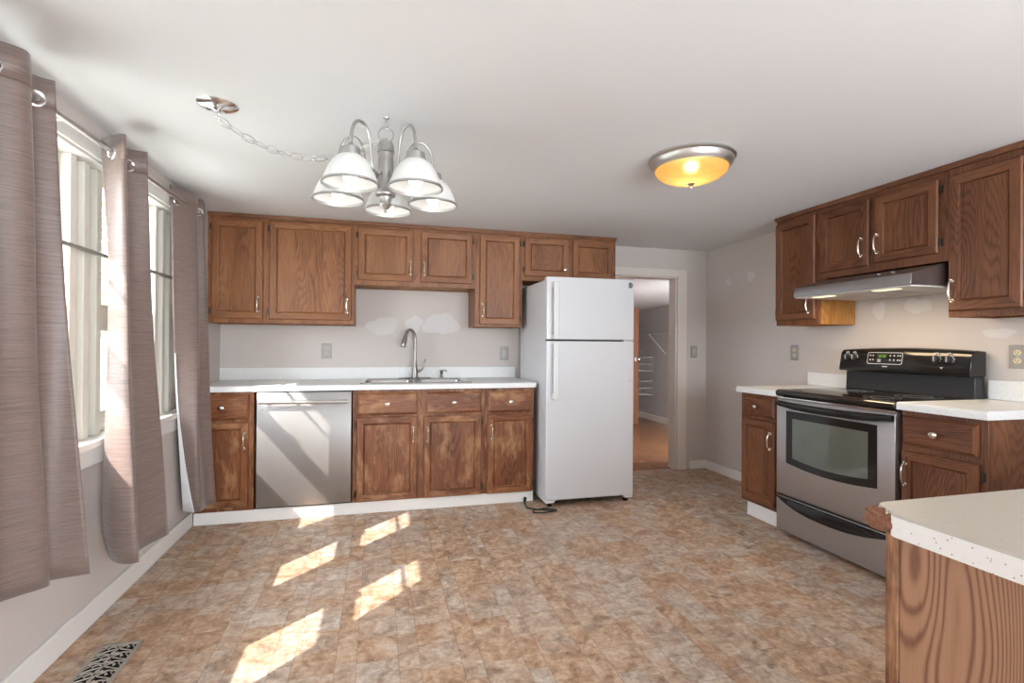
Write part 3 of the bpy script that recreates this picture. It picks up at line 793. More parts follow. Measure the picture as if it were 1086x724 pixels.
# ------------------------------------------------------------------ range
RW = .389
t = thing('range', 'stainless electric range with black glass cooktop and rear controls', 'range', (2.50, 2.361, 0), RZ)
MB().box(-RW + .004, RW - .004, .045, .620, .03, .893).build('body', MAT['black_plastic'], t, bev=.003)
b = MB()
for x in (-RW + .05, RW - .05):
    for y in (.09, .56): b.lathe([(.018, 0), (.018, .01), (.010, .012), (.010, .032)], (x, y, 0), 2, 12)
b.build('leveling_feet', MAT['black_plastic'], t)
b = MB()
b.prism([(.004, .262), (0, .268), (0, .856), (.012, .872), (.045, .872), (.045, .262)], 0, -RW, RW)
od = b.build('oven_door', MAT['steel_range'], t, bev=.002)
# window: black glass border with a bowed lower edge and a paler inner pane
def bow(x0, x1, ztop, zb, drop, n=14):
    low = [(x0 + (x1 - x0) * k / n, zb - drop * (1 - (2 * k / n - 1) ** 2)) for k in range(n + 1)]
    return low + [(x1, ztop), (x0, ztop)]
MB().prism(bow(-.310, .296, .796, .468, .024), 1, -.0025, .004).build('window_border', MAT['black_gloss'], od, bev=.001)
MB().prism(bow(-.258, .246, .752, .506, .020), 1, -.004, .003).build('window_glass', MAT['oven_glass'], od, smooth=0)
# bowed black door handle under a bright trim strip
def bowbar(x0, x1, z, yo, hb, thick, n=16, ydep=.016):
    R = []
    for k in range(n + 1):
        u = -1 + 2 * k / n; x = x0 + (x1 - x0) * k / n; y = -yo * (1 - u ** 4 * .92); th = thick * (1 - .25 * u ** 6); zz = z - hb * (1 - u * u)
        R.append([(x, y - ydep, zz - th * .7), (x, y - ydep * 1.35, zz), (x, y - ydep, zz + th * .7), (x, y, zz + th), (x, min(y + .010, .002), zz + th * .7), (x, min(y + .010, .002), zz - th * .7), (x, y, zz - th)])
    return MB().rings(R)
bowbar(-RW + .004, RW - .004, .842, .046, .010, .021).build('handle', MAT['black_gloss'], od)
MB().box(-RW, RW, -.003, .03, .872, .880).build('bright_trim', MAT['chrome'], t, bev=.001)
b = MB()
b.prism([(.004, .03), (0, .036), (0, .250), (.045, .250), (.045, .03)], 0, -RW, RW)
sd = b.build('storage_drawer', MAT['steel_range'], t, bev=.002)
MB().box(-RW, RW, .006, .045, .250, .262).build('door_gap', MAT['black_gloss'], t, smooth=0)
n = 20; R = []
for k in range(n + 1):
    u = -1 + 2 * k / n; x = u * (RW - .004); c = 1 - abs(u) ** 2.4; zl = .236 - .058 * c; zu = .246; y = -.006 - .028 * c
    R.append([(x, .002, zu), (x, y * .45, zu - .003), (x, y, zl + .018), (x, y * .9, zl + .004), (x, y * .4, zl), (x, .002, zl + .004)])
MB().rings(R).build('drawer_handle', MAT['black_gloss'], sd)
# cooktop with a rolled front lip
b = MB()
b.prism([(-.006, .890), (-.012, .902), (-.010, .914), (.0, .922), (.012, .925), (.585, .925), (.585, .885), (.0, .885)], 0, -RW - .002, RW + .002)
ct = b.build('cooktop', MAT['black_glass'], t, bev=.003)
for x, y, r in ((-.19, .16, .105), (.19, .16, .085), (-.19, .42, .085), (.19, .42, .105)):
    m = MB()
    for rr in (r, r * .62):
        m.lathe([(rr - .0012, .9252), (rr - .0012, .9256), (rr + .0012, .9256), (rr + .0012, .9252)], (x, y, 0), 2, 36, False, False)
    m.build('burner_ring', MAT['grey_mark'], ct)
# riser and control console
b = MB()
b.prism([(.545, .925), (.550, 1.045), (.62, 1.045), (.62, .60), (.585, .60), (.585, .925)], 0, -RW + .01, RW - .004)
b.build('riser', MAT['black_plastic'], t, bev=.004)
n = 12; R = []
for k in range(n + 1):
    u = -1 + 2 * k / n; x = u * (RW + .002); zt = 1.184 + .014 * (1 - u * u); yo = .012 * (1 - u ** 4)
    R.append([(x, .507 - yo, 1.046), (x, .500 - yo, 1.056), (x, .520 - yo, zt - .022), (x, .532 - yo * .6, zt - .006), (x, .552, zt), (x, .62, zt - .004), (x, .62, 1.046)])
cs = MB().rings(R).build('control_console', MAT['black_gloss'], t, bev=.003, smooth=50)
def cy(x): return .500 - .012 * (1 - (x / (RW + .002)) ** 4)
def cpt(x, z, d=0.0): return (x, cy(x) + (z - 1.056) * .020 / (1.162 + .014 * (1 - (x / (RW + .002)) ** 2) - 1.056) - d, z)
for x in (-.330, -.277, .226, .290):
    p = cpt(x, 1.135)
    kd = MB().lathe([(.021, 0), (.021, -.003), (.0175, -.006), (.016, -.020), (.014, -.023), (.0005, -.023)], (0, 0, 0), 1, 22).build('knob', MAT['black_plastic'], cs, loc=p)
    m = MB()
    for a in range(10):
        an = math.radians(-150 + a * 33) + PI / 2
        m.box(-.0011 + .0255 * math.cos(an), .0011 + .0255 * math.cos(an), -.0012, .001, .0255 * math.sin(an) - .0016, .0255 * math.sin(an) + .0016)
    m.lathe([(.0218, -.0005), (.0218, -.002), (.0200, -.002)], (0, 0, 0), 1, 22, False, False)
    m.build('dial_marks', MAT['white_mark'], kd)
    MB().box(-.003, .003, -.027, -.020, -.014, .014).build('grip', MAT['satin'], kd, bev=.001)
    m = MB()   # burner legend above each knob
    m.box(-.014, -.004, -.001, .0015, .0300, .0325).box(-.001, .012, -.001, .0015, .0300, .0325).box(-.006, .006, -.001, .0015, .0345, .0365)
    m.build('legend', MAT['white_mark'], kd)
pa = []
po = rrect(-.185, .018 + .02, 1.096, 1.168, .012, 4)
pi_ = rrect(-.1825, .0355, 1.0985, 1.1655, .0105, 4)
m = MB(); nn = len(po)
m.add([cpt(p[0], p[1], .0012) for p in po] + [cpt(p[0], p[1], .0012) for p in pi_], [(i, (i + 1) % nn, nn + (i + 1) % nn, nn + i) for i in range(nn)])
kp = m.build('keypad_outline', MAT['white_mark'], cs, smooth=0)
def quad(m, x0, x1, z0, z1, d=.0012): m.add([cpt(x0, z0, d), cpt(x1, z0, d), cpt(x1, z1, d), cpt(x0, z1, d)], [(0, 1, 2, 3)])
m = MB()
for x in (-.165, -.147, -.037, -.013, .010, .024):
    for z in (1.145, 1.119):
        quad(m, x - .005, x + .004, z, z + .0035); quad(m, x - .004, x + .003, z + .006, z + .0085)
for z in (1.124, 1.119, 1.114, 1.109): quad(m, -.118, -.096, z, z + .002)
m.build('key_legends', MAT['white_mark'], kp, smooth=0)
m = MB()   # seven segment clock digits on the display window
def seg(m, x, z, on, w=.007, h=.015):
    S = {'a': (0, w, h - .002, h), 'g': (0, w, h / 2 - .001, h / 2 + .001), 'd': (0, w, 0, .002), 'f': (0, .002, h / 2, h), 'b': (w - .002, w, h / 2, h), 'e': (0, .002, 0, h / 2), 'c': (w - .002, w, 0, h / 2)}
    for c in on: quad(m, x + S[c][0], x + S[c][1], z + S[c][2], z + S[c][3], .0022)
for i, c in enumerate(('bc', 'abgcd', 'afgcd', 'abcdef')): seg(m, -.112 + i * .0115 + (.004 if i > 1 else 0), 1.138, c)
m.build('clock_digits', MAT['display'], kp, smooth=0)
m = MB(); quad(m, -.120, -.058, 1.134, 1.157, .0016); m.build('display_window', simple('display_window', (.03, .05, .012), .2), kp, smooth=0)
m = MB()
for k in range(8): quad(m, -.082 + k * .0042, -.082 + k * .0042 + .003, 1.0795, 1.0845)
m.build('maker_mark', MAT['white_mark'], cs, smooth=0)
m = MB(); quad(m, .248, .264, 1.088, 1.0905); quad(m, .254, .258, 1.082, 1.087); m.build('indicator_mark', MAT['white_mark'], cs, smooth=0)

# ------------------------------------------------------------------ range hood
t = thing('range_hood', 'stainless under-cabinet range hood above the range', 'range hood', (2.60, 2.345, 1.512), RZ)
HW = .374
b = MB()
b.prism([(0, 0.004), (-.004, .012), (.004, .062), (.012, .068), (.235, .124), (.543, .124), (.543, .004)], 0, -HW, HW)
b.build('canopy', MAT['steel_hood'], t, bev=.0015)
MB().box(-HW + .006, HW - .006, .006, .540, -.002, .006).build('underside', simple('hood_underside', srgb(205, 200, 192), .5), t, smooth=0)
for x in (-.20, .20): MB().box(x - .065, x + .065, .030, .085, -.006, -.001).build('lamp_lens', MAT['hood_lens'], t, bev=.002)
b = MB()
for k in range(9): b.box(-.14 + k * .035, -.118 + k * .035, .12, .40, -.005, -.001)
b.build('grease_filter', MAT['satin'], t, smooth=0)
for x in (.10, .18): MB().box(x - .008, x + .008, .118, .132, .0935, .101).build('rocker_switch', MAT['grey_plastic'], t, bev=.002)
hl = area('hood_lamp', (2.68, 2.345, 1.50), (0, 0, 0), .12, .6, 3.0, (1.0, .74, .45))

# ------------------------------------------------------------------ peninsula
PX, PY = .845, .728
t = thing('peninsula_cabinet', 'near oak peninsula cabinet with wood grain end panel at bottom right', 'cabinet', (.87, .70, 0))
b = MB().box(0.0, .016, -.60, -.022, .0, .876)
b.build('end_panel', MAT['oak_pen'], t, bev=.001)
b = MB()
b.box(.016, 2.27, -.60, -.022, .10, .11).box(.016, 2.27, -.60, -.59, .10, .876).box(2.255, 2.273, -.60, -.022, .10, .876)
b.build('carcass', MAT['oak_dk'], t)
b = MB()
b.box(-.004, .05, -.022, 0, 0, .876).box(2.22, 2.273, -.022, 0, .10, .876).box(1.11, 1.16, -.022, 0, .10, .876).box(.05, 2.22, -.022, 0, .10, .14).box(.05, 2.22, -.022, 0, .836, .876).box(.05, 2.22, -.022, 0, .68, .71)
b.build('face_frame', MAT['oak_worn'], t, bev=.002)
for x0, x1 in ((.03, .57), (.58, 1.12), (1.15, 1.69), (1.70, 2.24)):
    d = panel_mesh(-x1, -x0, .12, .690, .05, 'door').build('door', DK, t, rotz=PI, smooth=25)
    share('handle', PULL, d, (-x1 + .03, -.02, .58))
    for zz in (.18, .63): share('hinge', HINGE, d, (-x0 + .006, 0, zz))
    d = panel_mesh(-x1, -x0, .705, .845, .02, 'drawer').build('drawer', DK, t, rotz=PI, smooth=25)
    share('knob', KNOB, d, (-(x0 + x1) / 2, -.02, .775))
MB().box(.03, 2.27, -.09, -.08, 0, .10).build('toe_board', MAT['oak_dk'], t, smooth=0)

t = thing('countertop', 'flecked beige laminate peninsula countertop with a broken corner', 'countertop', (PX, PY, .876))
# outline with the far left corner bitten off; front (left) edge carries a white-flecked band
outl = [(0.0, -.66), (0.0, -.060), (.004, -.052), (.010, -.046), (.012, -.034), (.020, -.024), (.024, -.012), (.034, -.004), (.046, 0), (2.298, 0), (2.298, -.66)]
b = MB()
b.prism(outl, 2, 0.0, .034, 1)
top = [(p[0] + (.004 if p[0] < .05 else 0), p[1]) for p in outl]
b.rings([[(p[0], p[1], .034) for p in outl], [(q[0], q[1], .038) for q in top]], True, False, True)
b.build('slab', [MAT['lam_fleck'], MAT['lam_edge']], t)
rng = random.Random(5)
m = MB()
from mathutils import noise as mn
nu, nv = 44, 30; vs_ = []
for i in range(nv + 1):
    ph = PI * i / nv
    for j in range(nu):
        th = 2 * PI * j / nu
        x, y, z = math.sin(ph) * math.cos(th), math.sin(ph) * math.sin(th), math.cos(ph)
        q = Vector((x, y, z)); r = 1 + .22 * mn.noise(q * 2.2) + .16 * mn.noise(q * 6.0) + .12 * mn.noise(q * 15.0)
        sq = lambda q: math.copysign(abs(q) ** .6, q)
        vs_.append((.027 + .025 * r * sq(x), -.028 + .030 * r * sq(y), max(.0005, min(.0375, .0175 + .0185 * r * sq(z)))))
fs_ = [(i * nu + j, i * nu + (j + 1) % nu, (i + 1) * nu + (j + 1) % nu, (i + 1) * nu + j) for i in range(nv) for j in range(nu)]
m.add(vs_, fs_)
for k in range(14):
    m.sphere((.004 + rng.uniform(0, .03), -.058 + rng.uniform(0, .05), .011 + rng.uniform(0, .017)), rng.uniform(.004, .009), 7, 5)
m.build('broken_corner', MAT['chip'], t, label='exposed brown particle board at the broken corner', smooth=25)

# ------------------------------------------------------------------ curtains
def curtain(label, top, bot, zt, zb, seed, lean=None, rings=(), zb_list=None, lining=None, gather=None):
    """top / bot: matching fold corner points (x, y); cloth hangs between them"""
    rng = random.Random(seed)
    cx = sum(p[0] for p in top) / len(top); cy_ = sum(p[1] for p in top) / len(top)
    t = thing('curtain', label, 'curtain', (cx, cy_, 0), group='grommet curtains on the left windows')
    sub = 7; nz = 30
    A = smooth_path([(p[0], p[1], 0) for p in top], sub); B = smooth_path([(p[0], p[1], z) for p, z in zip(bot, zb_list or [zb] * len(bot))], sub)
    ph = [rng.uniform(0, 6.28) for _ in range(4)]
    def surf(k, v):
        a, b_ = A[k], B[k]; s_ = v * v * .35 + v * .65
        x = a.x + (b_.x - a.x) * s_; y = a.y + (b_.y - a.y) * s_; z = zt + (b_.z - zt) * v
        w = math.sin(PI * min(1, v * 1.0)) * .006
        if gather and k < sub:
            q = math.sin(PI * min(1, v / .95)) ** 1.3 * (1 - k / sub); x += gather[0] * q; y += gather[1] * q
        x += w * math.sin(k * .55 + ph[0] + v * 5); y += w * 1.2 * math.sin(k * .4 + ph[1] + v * 4)
        return (max(x, XL + .022) - cx, y - cy_, z)
    m = MB(); n = len(A)
    R = [[surf(k, j / nz) for k in range(n)] for j in range(nz + 1)]
    m.rings(R, False, False, False)
    o = m.build('panel', MAT['curtain'], t, smooth=60)
    s = o.modifiers.new('solid', 'SOLIDIFY'); s.thickness = .0024; s.offset = 0
    # heading tape: double cloth at the top
    m = MB(); R = [[(lambda q: (q[0] + .0022, q[1] - .001, q[2]))(surf(k, v)) for k in range(n)] for v in (0.0, .03, .058)]
    m.rings(R, False, False, False)
    hd = m.build('heading', MAT['curtain'], t, smooth=60)
    s = hd.modifiers.new('solid', 'SOLIDIFY'); s.thickness = .002; s.offset = 0
    for (k, f) in rings:      # grommets sit in the cloth between fold corners k and k + 1
        i = min(int((k + f) * sub), n - 2); p = Vector(surf(i, .043)); q = Vector(surf(i + 1, .043)); tn = (q - p).normalized(); nr = tn.cross(Vector((0, 0, 1)))
        zax = Vector((0, 0, 1)); c = p + nr * .0
        g = MB(); path = [c + tn * (.0235 * math.cos(a * PI / 12)) + zax * (.0235 * math.sin(a * PI / 12)) for a in range(24)]
        g.tube(path, .006, 8, closed=True); g.build('grommet', MAT['chrome'], hd)
    if lining:
        m = MB(); R = []
        for j in range(15):
            v = .50 + .5 * j / 14; u = (v - .5) / .5; ke = (.10 + .62 * u ** 3) * sub; row = []
            for i in range(7):
                kk = ke * i / 6; k_ = min(int(kk), n - 2); a = Vector(surf(k_, v)); b_ = Vector(surf(k_ + 1, v)); q = a.lerp(b_, kk - k_)
                row.append((q[0] + .004, q[1] - .006, q[2] - .002 * u))
            R.append(row)
        m.rings(R, False, False, False)
        lo = m.build('lining', MAT['lining'], t, smooth=60, label='white lining turned outward at the edge')
        s = lo.modifiers.new('solid', 'SOLIDIFY'); s.thickness = .002; s.offset = 0
    return t
ZT = 2.066
curtain('nearest greige grommet curtain at the left edge, hanging before the first window',
        [(-1.095, 1.52), (-1.025, 1.565), (-1.095, 1.62), (-1.025, 1.69), (-1.094, 1.77), (-1.022, 1.848), (-1.094, 1.985), (-1.046, 2.030)],
        [(-1.14, 1.62), (-1.05, 1.70), (-1.14, 1.78), (-1.06, 1.77), (-1.150, 1.93), (-1.061, 2.047), (-1.088, 2.092), (-.976, 2.126)],
        ZT, .38, 1, rings=[(4, .35), (6, .3)], zb_list=[.38] * 8)
curtain('middle greige grommet curtain with sunlight on its pale left fold',
        [(-1.140, 2.545), (-1.076, 2.490), (-1.026, 2.474), (-1.090, 2.632), (-1.022, 2.672)],
        [(-1.150, 2.60), (-1.065, 2.492), (-.966, 2.474), (-1.012, 2.59), (-.957, 2.772)],
        ZT, .28, 2, rings=[(0, .93), (3, .2)], zb_list=[.37, .285, .275, .28, .285], gather=(.042, -.048))
C3S = 1.045
curtain('far greige grommet curtain next to the corner cabinets with white lining showing',
        [(x * C3S, y * C3S) for x, y in [(-1.100, 3.17), (-1.024, 3.342), (-1.090, 3.425), (-1.026, 3.465), (-1.085, 3.50), (-1.04, 3.535)]],
        [(x * C3S, y * C3S) for x, y in [(-1.094, 3.372), (-.995, 3.325), (-.985, 3.43), (-.952, 3.495), (-1.02, 3.51), (-1.0, 3.535)]],
        2.104, .176, 3, rings=[(0, .4), (2, .6)], lining=(0, .6))
t = thing('curtain_rod', 'long brushed metal curtain rod on brackets above the left windows', 'curtain rod', (-1.08, 2.3, 2.002))
MB().tube([(.012, -1.55, -.026), (-.028, 1.33, .024)], .0125, 14).build('pole', MAT['satin'], t)
for y, z in ((-1.56, -.026), (1.34, .024)): MB().sphere((.012 if y < 0 else -.028, y, z), .024, 14, 8).build('finial', MAT['satin'], t)
for y, z in ((-1.45, -.025), (-.08, -.001), (1.29, .023)):
    MB().tube([(-.095, y, z + .01), (-.006, y, z + .01), (-.006, y, z - .012)], .006, 8).lathe([(.02, 0), (.02, .006), (.008, .008)], (-.095, y, z + .01), 0, 14).build('bracket', MAT['satin'], t)

# ------------------------------------------------------------------ ceiling lamp
t = thing('ceiling_lamp', 'round flush-mount ceiling lamp with glowing amber glass bowl', 'ceiling lamp', (1.515, 2.240, ZC))
MB().lathe([(.120, -.0005), (.206, -.0005), (.2105, -.006), (.2105, -.012), (.200, -.020), (.196, -.040), (.186, -.050), (.182, -.057), (.176, -.057), (.172, -.045)], (0, 0, 0), 2, 48, False, False).build('pan', MAT['satin'], t)
MB().lathe([(.176 * math.cos(a * PI / 20), -.055 - .072 * math.sin(a * PI / 20)) for a in range(10)] + [(.004, -.127)], (0, 0, 0), 2, 48, False, False).build('glass_bowl', MAT['amber_shade'], t, fix=False)
MB().lathe([(.004, -.124), (.018, -.127), (.019, -.131), (.010, -.137), (.006, -.141), (.008, -.147), (.006, -.153), (.0005, -.155)], (0, 0, 0), 2, 18).build('finial', MAT['satin'], t)
MB().sphere((0, 0, -.062), .034, 16, 10).build('bulb', emit('warm_bulb', (1.0, .86, .6), 14.0), t)
ld = bpy.data.lights.new('ceiling_lamp_bulb', 'POINT'); ld.energy = 0.7; ld.color = (1.0, .74, .42); ld.shadow_soft_size = .036
lo = bpy.data.objects.new('ceiling_lamp_bulb', ld); COL.objects.link(lo); lo.location = (1.515, 2.240, ZC - .062)

# ------------------------------------------------------------------ chandelier
CHX, CHY = .029, 2.186
t = thing('chandelier', 'five-arm brushed nickel chandelier with white glass shades', 'chandelier', (CHX, CHY, ZC))
b = MB().lathe([(.0005, 0), (.014, 0), (.012, -.005), (.004, -.008), (.0035, -.020)], (0, 0, 0), 2, 16)
b.tube(smooth_path([(0, 0, -.018), (0, 0, -.026), (.008, 0, -.032), (.008, 0, -.042), (0, 0, -.046), (-.006, 0, -.041)], 4), .0028, 8)
b.build('ceiling_hook', MAT['lampmetal'], t)
cv, sv = math.cos(-YAW), math.sin(-YAW)
MB().tube([(.031 * math.cos(a * PI / 14) * cv, .031 * math.cos(a * PI / 14) * sv, -.072 + .031 * math.sin(a * PI / 14)) for a in range(28)], .0028, 8, closed=True).build('loop', MAT['lampmetal'], t)
MB().lathe([(.006, -.086), (.008, -.094), (.026, -.102), (.033, -.118), (.034, -.140), (.036, -.145), (.030, -.150), (.029, -.170), (.031, -.176), (.031, -.230), (.029, -.300), (.036, -.312), (.042, -.318), (.040, -.326), (.026, -.332), (.022, -.350), (.026, -.362), (.016, -.378), (.006, -.384), (.007, -.392), (.0005, -.396)], (0, 0, 0), 2, 28).build('column', MAT['lampmetal'], t)
R_ARM = .207
shade_src = None
for k in range(5):
    phi = math.radians(-25 + 72 * k)
    # phi measured from the direction towards the camera, positive to the right
    fw = Vector((math.sin(YAW), math.cos(YAW), 0)); rt = Vector((math.cos(YAW), -math.sin(YAW), 0))
    d = rt * math.sin(phi) - fw * math.cos(phi); d3 = Vector((d.x, d.y, 0))
    def P(r, z): return (d3.x * r, d3.y * r, z)
    pth = smooth_path([P(.030, -.236), P(.060, -.246), P(.085, -.225), P(.092, -.180), P(.102, -.118), P(.130, -.080), P(.165, -.078), P(.192, -.105), P(.204, -.150), P(R_ARM, -.196)], 5)
    arm = MB().tube(pth, .0062, 10)
    arm.sphere(P(.044, -.242), .0115, 10, 6)
    ao = arm.build('arm', MAT['lampmetal'], t)
    MB().lathe([(.008, -.178), (.013, -.186), (.022, -.192), (.036, -.200), (.037, -.222), (.044, -.226), (.044, -.232)], P(R_ARM, 0), 2, 22, True, False).build('socket_cap', MAT['lampmetal'], ao)
    shp = [(.034, -.226), (.046, -.232), (.062, -.246), (.076, -.266), (.088, -.290), (.097, -.314), (.103, -.332)]
    so = MB().lathe(shp, P(R_ARM, 0), 2, 40, False, False).build('shade', MAT['white_shade'], ao, fix=False)
    MB().lathe([(.1005, -.328), (.1055, -.330), (.1065, -.338), (.1010, -.339), (.1005, -.328)], P(R_ARM, 0), 2, 40, False, False).build('rim_band', MAT['lampmetal'], so)
    MB().lathe([(.012, -.224), (.013, -.250), (.020, -.272), (.028, -.296), (.028, -.312), (.020, -.328), (.0005, -.336)], P(R_ARM, 0), 2, 18).build('bulb', MAT['bulb'], ao)
    bl = bpy.data.lights.new('chandelier_bulb_light', 'POINT'); bl.energy = 0.07; bl.color = (1.0, .95, .88); bl.shadow_soft_size = .03
    bo_ = bpy.data.objects.new('chandelier_bulb_light', bl); COL.objects.link(bo_); bo_.location = (CHX + d3.x * R_ARM, CHY + d3.y * R_ARM, ZC - .372)

t = thing('ceiling_canopy', 'small chrome ceiling canopy where the chandelier chain starts', 'canopy', (-.617, 2.245, ZC))
MB().lathe([(.074, 0), (.074, -.003), (.068, -.008), (.040, -.017), (.016, -.020), (.010, -.026), (.0005, -.027)], (0, 0, 0), 2, 36).build('plate', MAT['chrome'], t)
MB().tube(smooth_path([(0, 0, -.024), (0, 0, -.036), (.006, 0, -.042), (.006, 0, -.052), (0, 0, -.056)], 4), .003, 8).build('hook', MAT['chrome'], t)
# chain swag
pA, pB = Vector((-.617, 2.245, ZC - .052)), Vector((CHX - .012, CHY, ZC - .094))
def swag(u): p = pA.lerp(pB, u); p.z -= .115 * 4 * u * (1 - u) * (1.0 + .25 * (1 - 2 * u) * 0); return p
t = thing('chandelier_chain', 'swagged metal chain with cord from ceiling canopy to chandelier', 'chain', tuple(pA))
NL = 14
for k in range(NL):
    u0, u1 = k / NL, (k + 1) / NL
    p, q = swag(u0), swag(u1); c = (p + q) / 2; tn = (q - p).normalized(); ln = (q - p).length * .60
    side = tn.cross(Vector((0, 0, 1))).normalized(); upv = side.cross(tn)
    wv = (upv if k % 2 == 0 else (upv * .35 + side).normalized())
    pts = []
    for j in range(16):
        a = 2 * PI * j / 16; pts.append(c + tn * (ln * math.cos(a)) + wv * (.0125 * math.sin(a)) - pA)
    MB().tube(pts, .0026, 6, closed=True).build('link', MAT['lampmetal'], t)
MB().tube([swag(k / 40) - pA + Vector((0, 0, .003 * math.sin(k * 2.4))) for k in range(41)], .0022, 6).build('cord', simple('clear_grey_cord', srgb(190, 188, 184), .4), t)

# ------------------------------------------------------------------ wall plates
def plate(name, label, cat, loc, rotz, kind, face):
    t = thing(name, label, cat, loc, rotz)
    MB().box(-.0385, .0385, -.006, 0, -.060, .060).build('cover_plate', MAT['plate'], t, bev=.003)
    if kind == 'duplex':
        for z in (-.021, .021):
            r = MB().lathe([(.0165, -.0055), (.0165, -.009), (.0005, -.0095)], (0, 0, z), 1, 20, sy=.86).build('receptacle', face, t)
            MB().box(-.0075, -.0052, -.0105, -.0085, z - .002, z + .007).box(.0052, .0075, -.0105, -.0085, z - .002, z + .006).lathe([(.0026, -.0085), (.0026, -.0105)], (0, 0, z - .008), 1, 10).build('slots', MAT['dark_gap'], r, smooth=0)
        MB().lathe([(.0035, -.0055), (.003, -.008), (.0005, -.0085)], (0, 0, 0), 1, 10).build('screw', MAT['satin'], t)
    else:
        r = MB().prism([(-.0055, -.033), (-.0095, -.033), (-.012, 0), (-.0085, .033), (-.0055, .033)], 0, -.0165, .0165).build('rocker', face, t, bev=.001)
        for z in (-.048, .048): MB().lathe([(.0035, -.0055), (.003, -.008), (.0005, -.0085)], (0, 0, z), 1, 10).build('screw', MAT['satin'], t)
    return t
plate('wall_outlet', 'grey metal outlet plate on the back wall above the dishwasher counter', 'outlet', (-.398, YB, 1.140), 0, 'duplex', MAT['grey_plastic'])
plate('light_switch', 'grey metal switch plate on the back wall between faucet and refrigerator', 'switch', (1.088, YB, 1.126), 0, 'rocker', MAT['grey_plastic'])
plate('light_switch', 'grey metal switch plate right of the doorway casing', 'switch', (3.005, YB, 1.147), 0, 'rocker', MAT['grey_plastic'])
plate('wall_outlet', 'metal outlet plate on the right wall above the small left counter', 'outlet', (XR, 3.275, 1.155), RZ, 'duplex', MAT['almond'])
plate('wall_outlet', 'metal outlet plate on the right wall right of the range controls', 'outlet', (XR, 1.845, 1.155), RZ, 'duplex', MAT['almond'])

# spackle patches
def patch(label, loc, rotz, w, h_, seed, group, tall=False):
    rng = random.Random(seed); n = 40; m = MB()
    ph = [rng.uniform(0, 6.28) for _ in range(5)]
    out = []
    for i in range(n):
        a = 2 * PI * i / n; r = 1 + .13 * math.sin(2 * a + ph[0]) + .10 * math.sin(3 * a + ph[1]) + .08 * math.sin(5 * a + ph[2]) + rng.uniform(-.06, .06)
        out.append((w / 2 * r * math.cos(a), h_ / 2 * r * math.sin(a)))
    m.rings([[(p[0], 0, p[1]) for p in out], [(p[0], -.0008, p[1]) for p in out], [(p[0] * .93, -.0014, p[1] * .93) for p in out]])
    return tag(m.build('spackle_patch', MAT['spackle'], loc=loc, rotz=rotz), label, 'wall patch', group)
g = 'white spackle patches on the back wall'
patch('left white spackle patch on the back wall left of the faucet', (.045, YB, 1.350), 0, .235, .165, 1, g)
patch('middle white spackle patch on the back wall directly behind the faucet top', (.298, YB, 1.372), 0, .145, .135, 2, g)
patch('right and largest white spackle patch on the back wall right of the faucet', (.530, YB, 1.375), 0, .275, .195, 3, g)
g = 'white spackle patches on the right wall'
patch('higher small spackle patch on the right wall left of the narrow wall cabinet', (XR, 3.765, 1.815), RZ, .085, .10, 4, g)
patch('spackle patch on the right wall nearest the far corner by the doorway', (XR, 4.06, 1.800), RZ, .07, .07, 5, g)
patch('left spackle patch on the wall under the range hood', (XR, 2.590, 1.440), RZ, .10, .10, 6, g)
patch('right spackle patch on the wall under the range hood', (XR, 2.345, 1.450), RZ, .15, .10, 7, g)
patch('spackle patch on the wall under the right end wall cabinet', (XR, 1.93, 1.275), RZ, .13, .06, 8, g)

# ------------------------------------------------------------------ floor register
t = thing('floor_register', 'pewter scrollwork floor vent by the left baseboard', 'floor vent', (-.968, 2.205, 0))
w2, l2 = .072, .158
MB().box(-w2 + .012, w2 - .012, -l2 + .012, l2 - .012, .0005, .0015).build('duct_shade_sheet', MAT['duct'], t, smooth=0)  # near-black sheet painting the shade inside the duct
b = MB()
fr = .014
def fbar(x0, x1, y0, y1): b.prism([(x0, 0.0005), (x0 + .003, .006), (x1 - .003, .006), (x1, 0.0005)], 1, y0, y1)
b.box(-w2, -w2 + fr, -l2, l2, .0005, .006).box(w2 - fr, w2, -l2, l2, .0005, .006).box(-w2, w2, -l2, -l2 + fr, .0005, .006).box(-w2, w2, l2 - fr, l2, .0005, .006)
b.build('frame', MAT['register'], t, bev=.002)
b = MB()
def flat(path, wd=.0042):
    P = smooth_path([(p[0], p[1], .0045) for p in path], 5)
    b.tube(P, wd * .55, 6)
for k in range(5):
    y = -l2 + fr + (k + .5) * (2 * l2 - 2 * fr) / 5; hy = (2 * l2 - 2 * fr) / 10
    for s_ in (-1, 1):
        flat([(s_ * .058, y - hy), (s_ * .030, y - hy * .55), (s_ * .006, y - hy * .1), (s_ * .020, y + hy * .45), (s_ * .036, y + hy * .1), (s_ * .030, y - hy * .1)])
        flat([(s_ * .058, y + hy), (s_ * .044, y + hy * .5), (s_ * .052, y), (s_ * .058, y - hy * .3)])
        flat([(0, y + hy), (s_ * .012, y + hy * .6), (s_ * .030, y + hy * .85), (s_ * .058, y + hy * .6)])
    flat([(-.012, y - hy), (0, y - hy * .4), (0, y + hy * .4), (.012, y + hy)])
b.build('scroll_grille', MAT['register'], t)

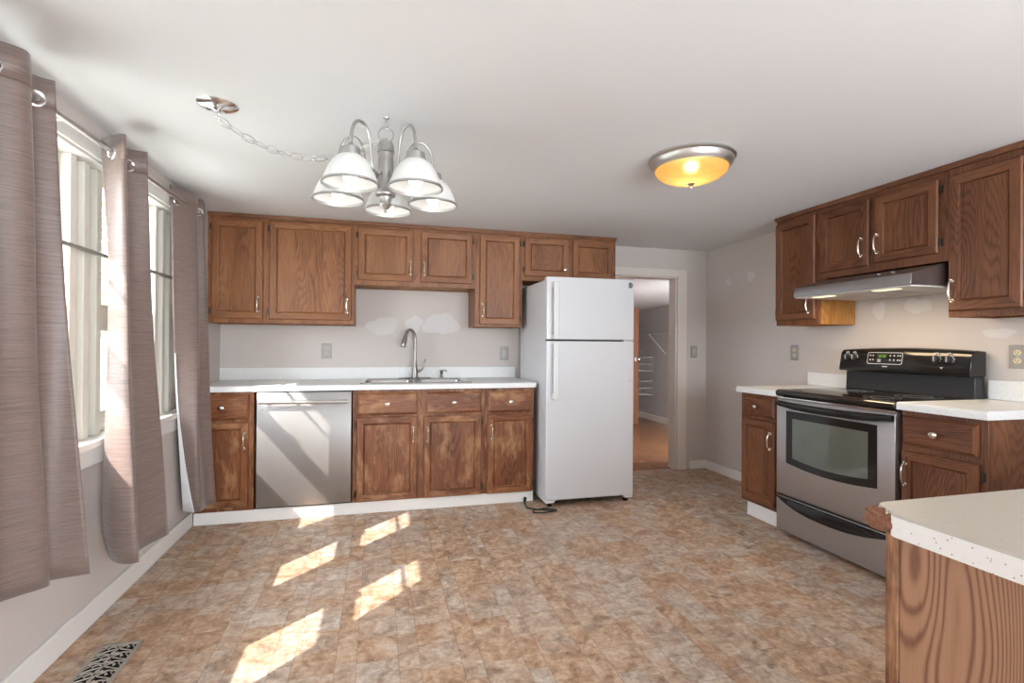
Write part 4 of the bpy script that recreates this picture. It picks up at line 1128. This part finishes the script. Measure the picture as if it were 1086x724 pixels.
# ------------------------------------------------------------------ closet door and wire shelving
t = thing('closet_door', 'brown wooden closet door standing open in the room beyond the doorway', 'door', (3.742, 7.05, 0.0))
d_ = MB().box(-.70, .128, 0, .036, .012, 1.79).build('door_leaf', MAT['closet_door'], t, bev=.002)
MB().tube([(.09, -.012, 1.0), (.09, -.052, 1.0)], .010, 10).sphere((.09, -.068, 1.0), .030, 14, 8).lathe([(.032, 0), (.030, -.008), (.012, -.012)], (.09, 0, 1.0), 1, 16).build('knob', MAT['chrome'], t)
t = thing('wire_shelf', 'white wire closet shelf on diagonal brackets beyond the doorway', 'shelf', (4.30, 7.2, 1.385))
m = MB()
for k in range(28): m.tube([(0, -1.2 + k * .085, 0), (-.30, -1.2 + k * .085, 0)], .0022, 5)
for x, z in ((0, 0), (-.30, 0), (-.30, -.04), (-.15, -.004)): m.tube([(x, -1.25, z), (x, 1.0, z)], .004, 6)
m.build('wire_deck', MAT['wire'], t)
for y in (-.9, -.2, .5): MB().tube([(-.005, y, -.30), (-.29, y, -.005)], .006, 6).build('bracket', MAT['wire'], t)
for z, lab in ((.80, 'upper white wire basket below the closet shelf'), (.42, 'lower white wire basket below the closet shelf')):
    t = thing('wire_basket', lab, 'basket', (4.08, 7.62, z))
    m = MB()
    for zz in (0, .11, .22):
        m.tube([(-.2, -.28, zz), (.2, -.28, zz), (.2, .28, zz), (-.2, .28, zz)], .004, 6, closed=True)
    for k in range(13):
        y = -.28 + k * .0466; m.tube([(-.2, y, .22), (-.2, y, 0), (.2, y, 0), (.2, y, .22)], .002, 5)
    for k in range(8):
        x = -.2 + k * .057; m.tube([(x, -.28, .22), (x, -.28, 0), (x, .28, 0), (x, .28, .22)], .002, 5)
    m.build('wire_mesh', MAT['wire'], t)
    MB().tube([(.2, -.2, .22), (.226, -.2, .23)], .004, 6).tube([(.2, .2, .22), (.226, .2, .23)], .004, 6).build('wall_clip', MAT['wire'], t)
hl2 = bpy.data.lights.new('hall_lamp', 'POINT'); hl2.energy = 2.5; hl2.color = (1.0, .95, .9); hl2.shadow_soft_size = .15
ho = bpy.data.objects.new('hall_lamp', hl2); COL.objects.link(ho); ho.location = (2.6, 5.6, 1.6)
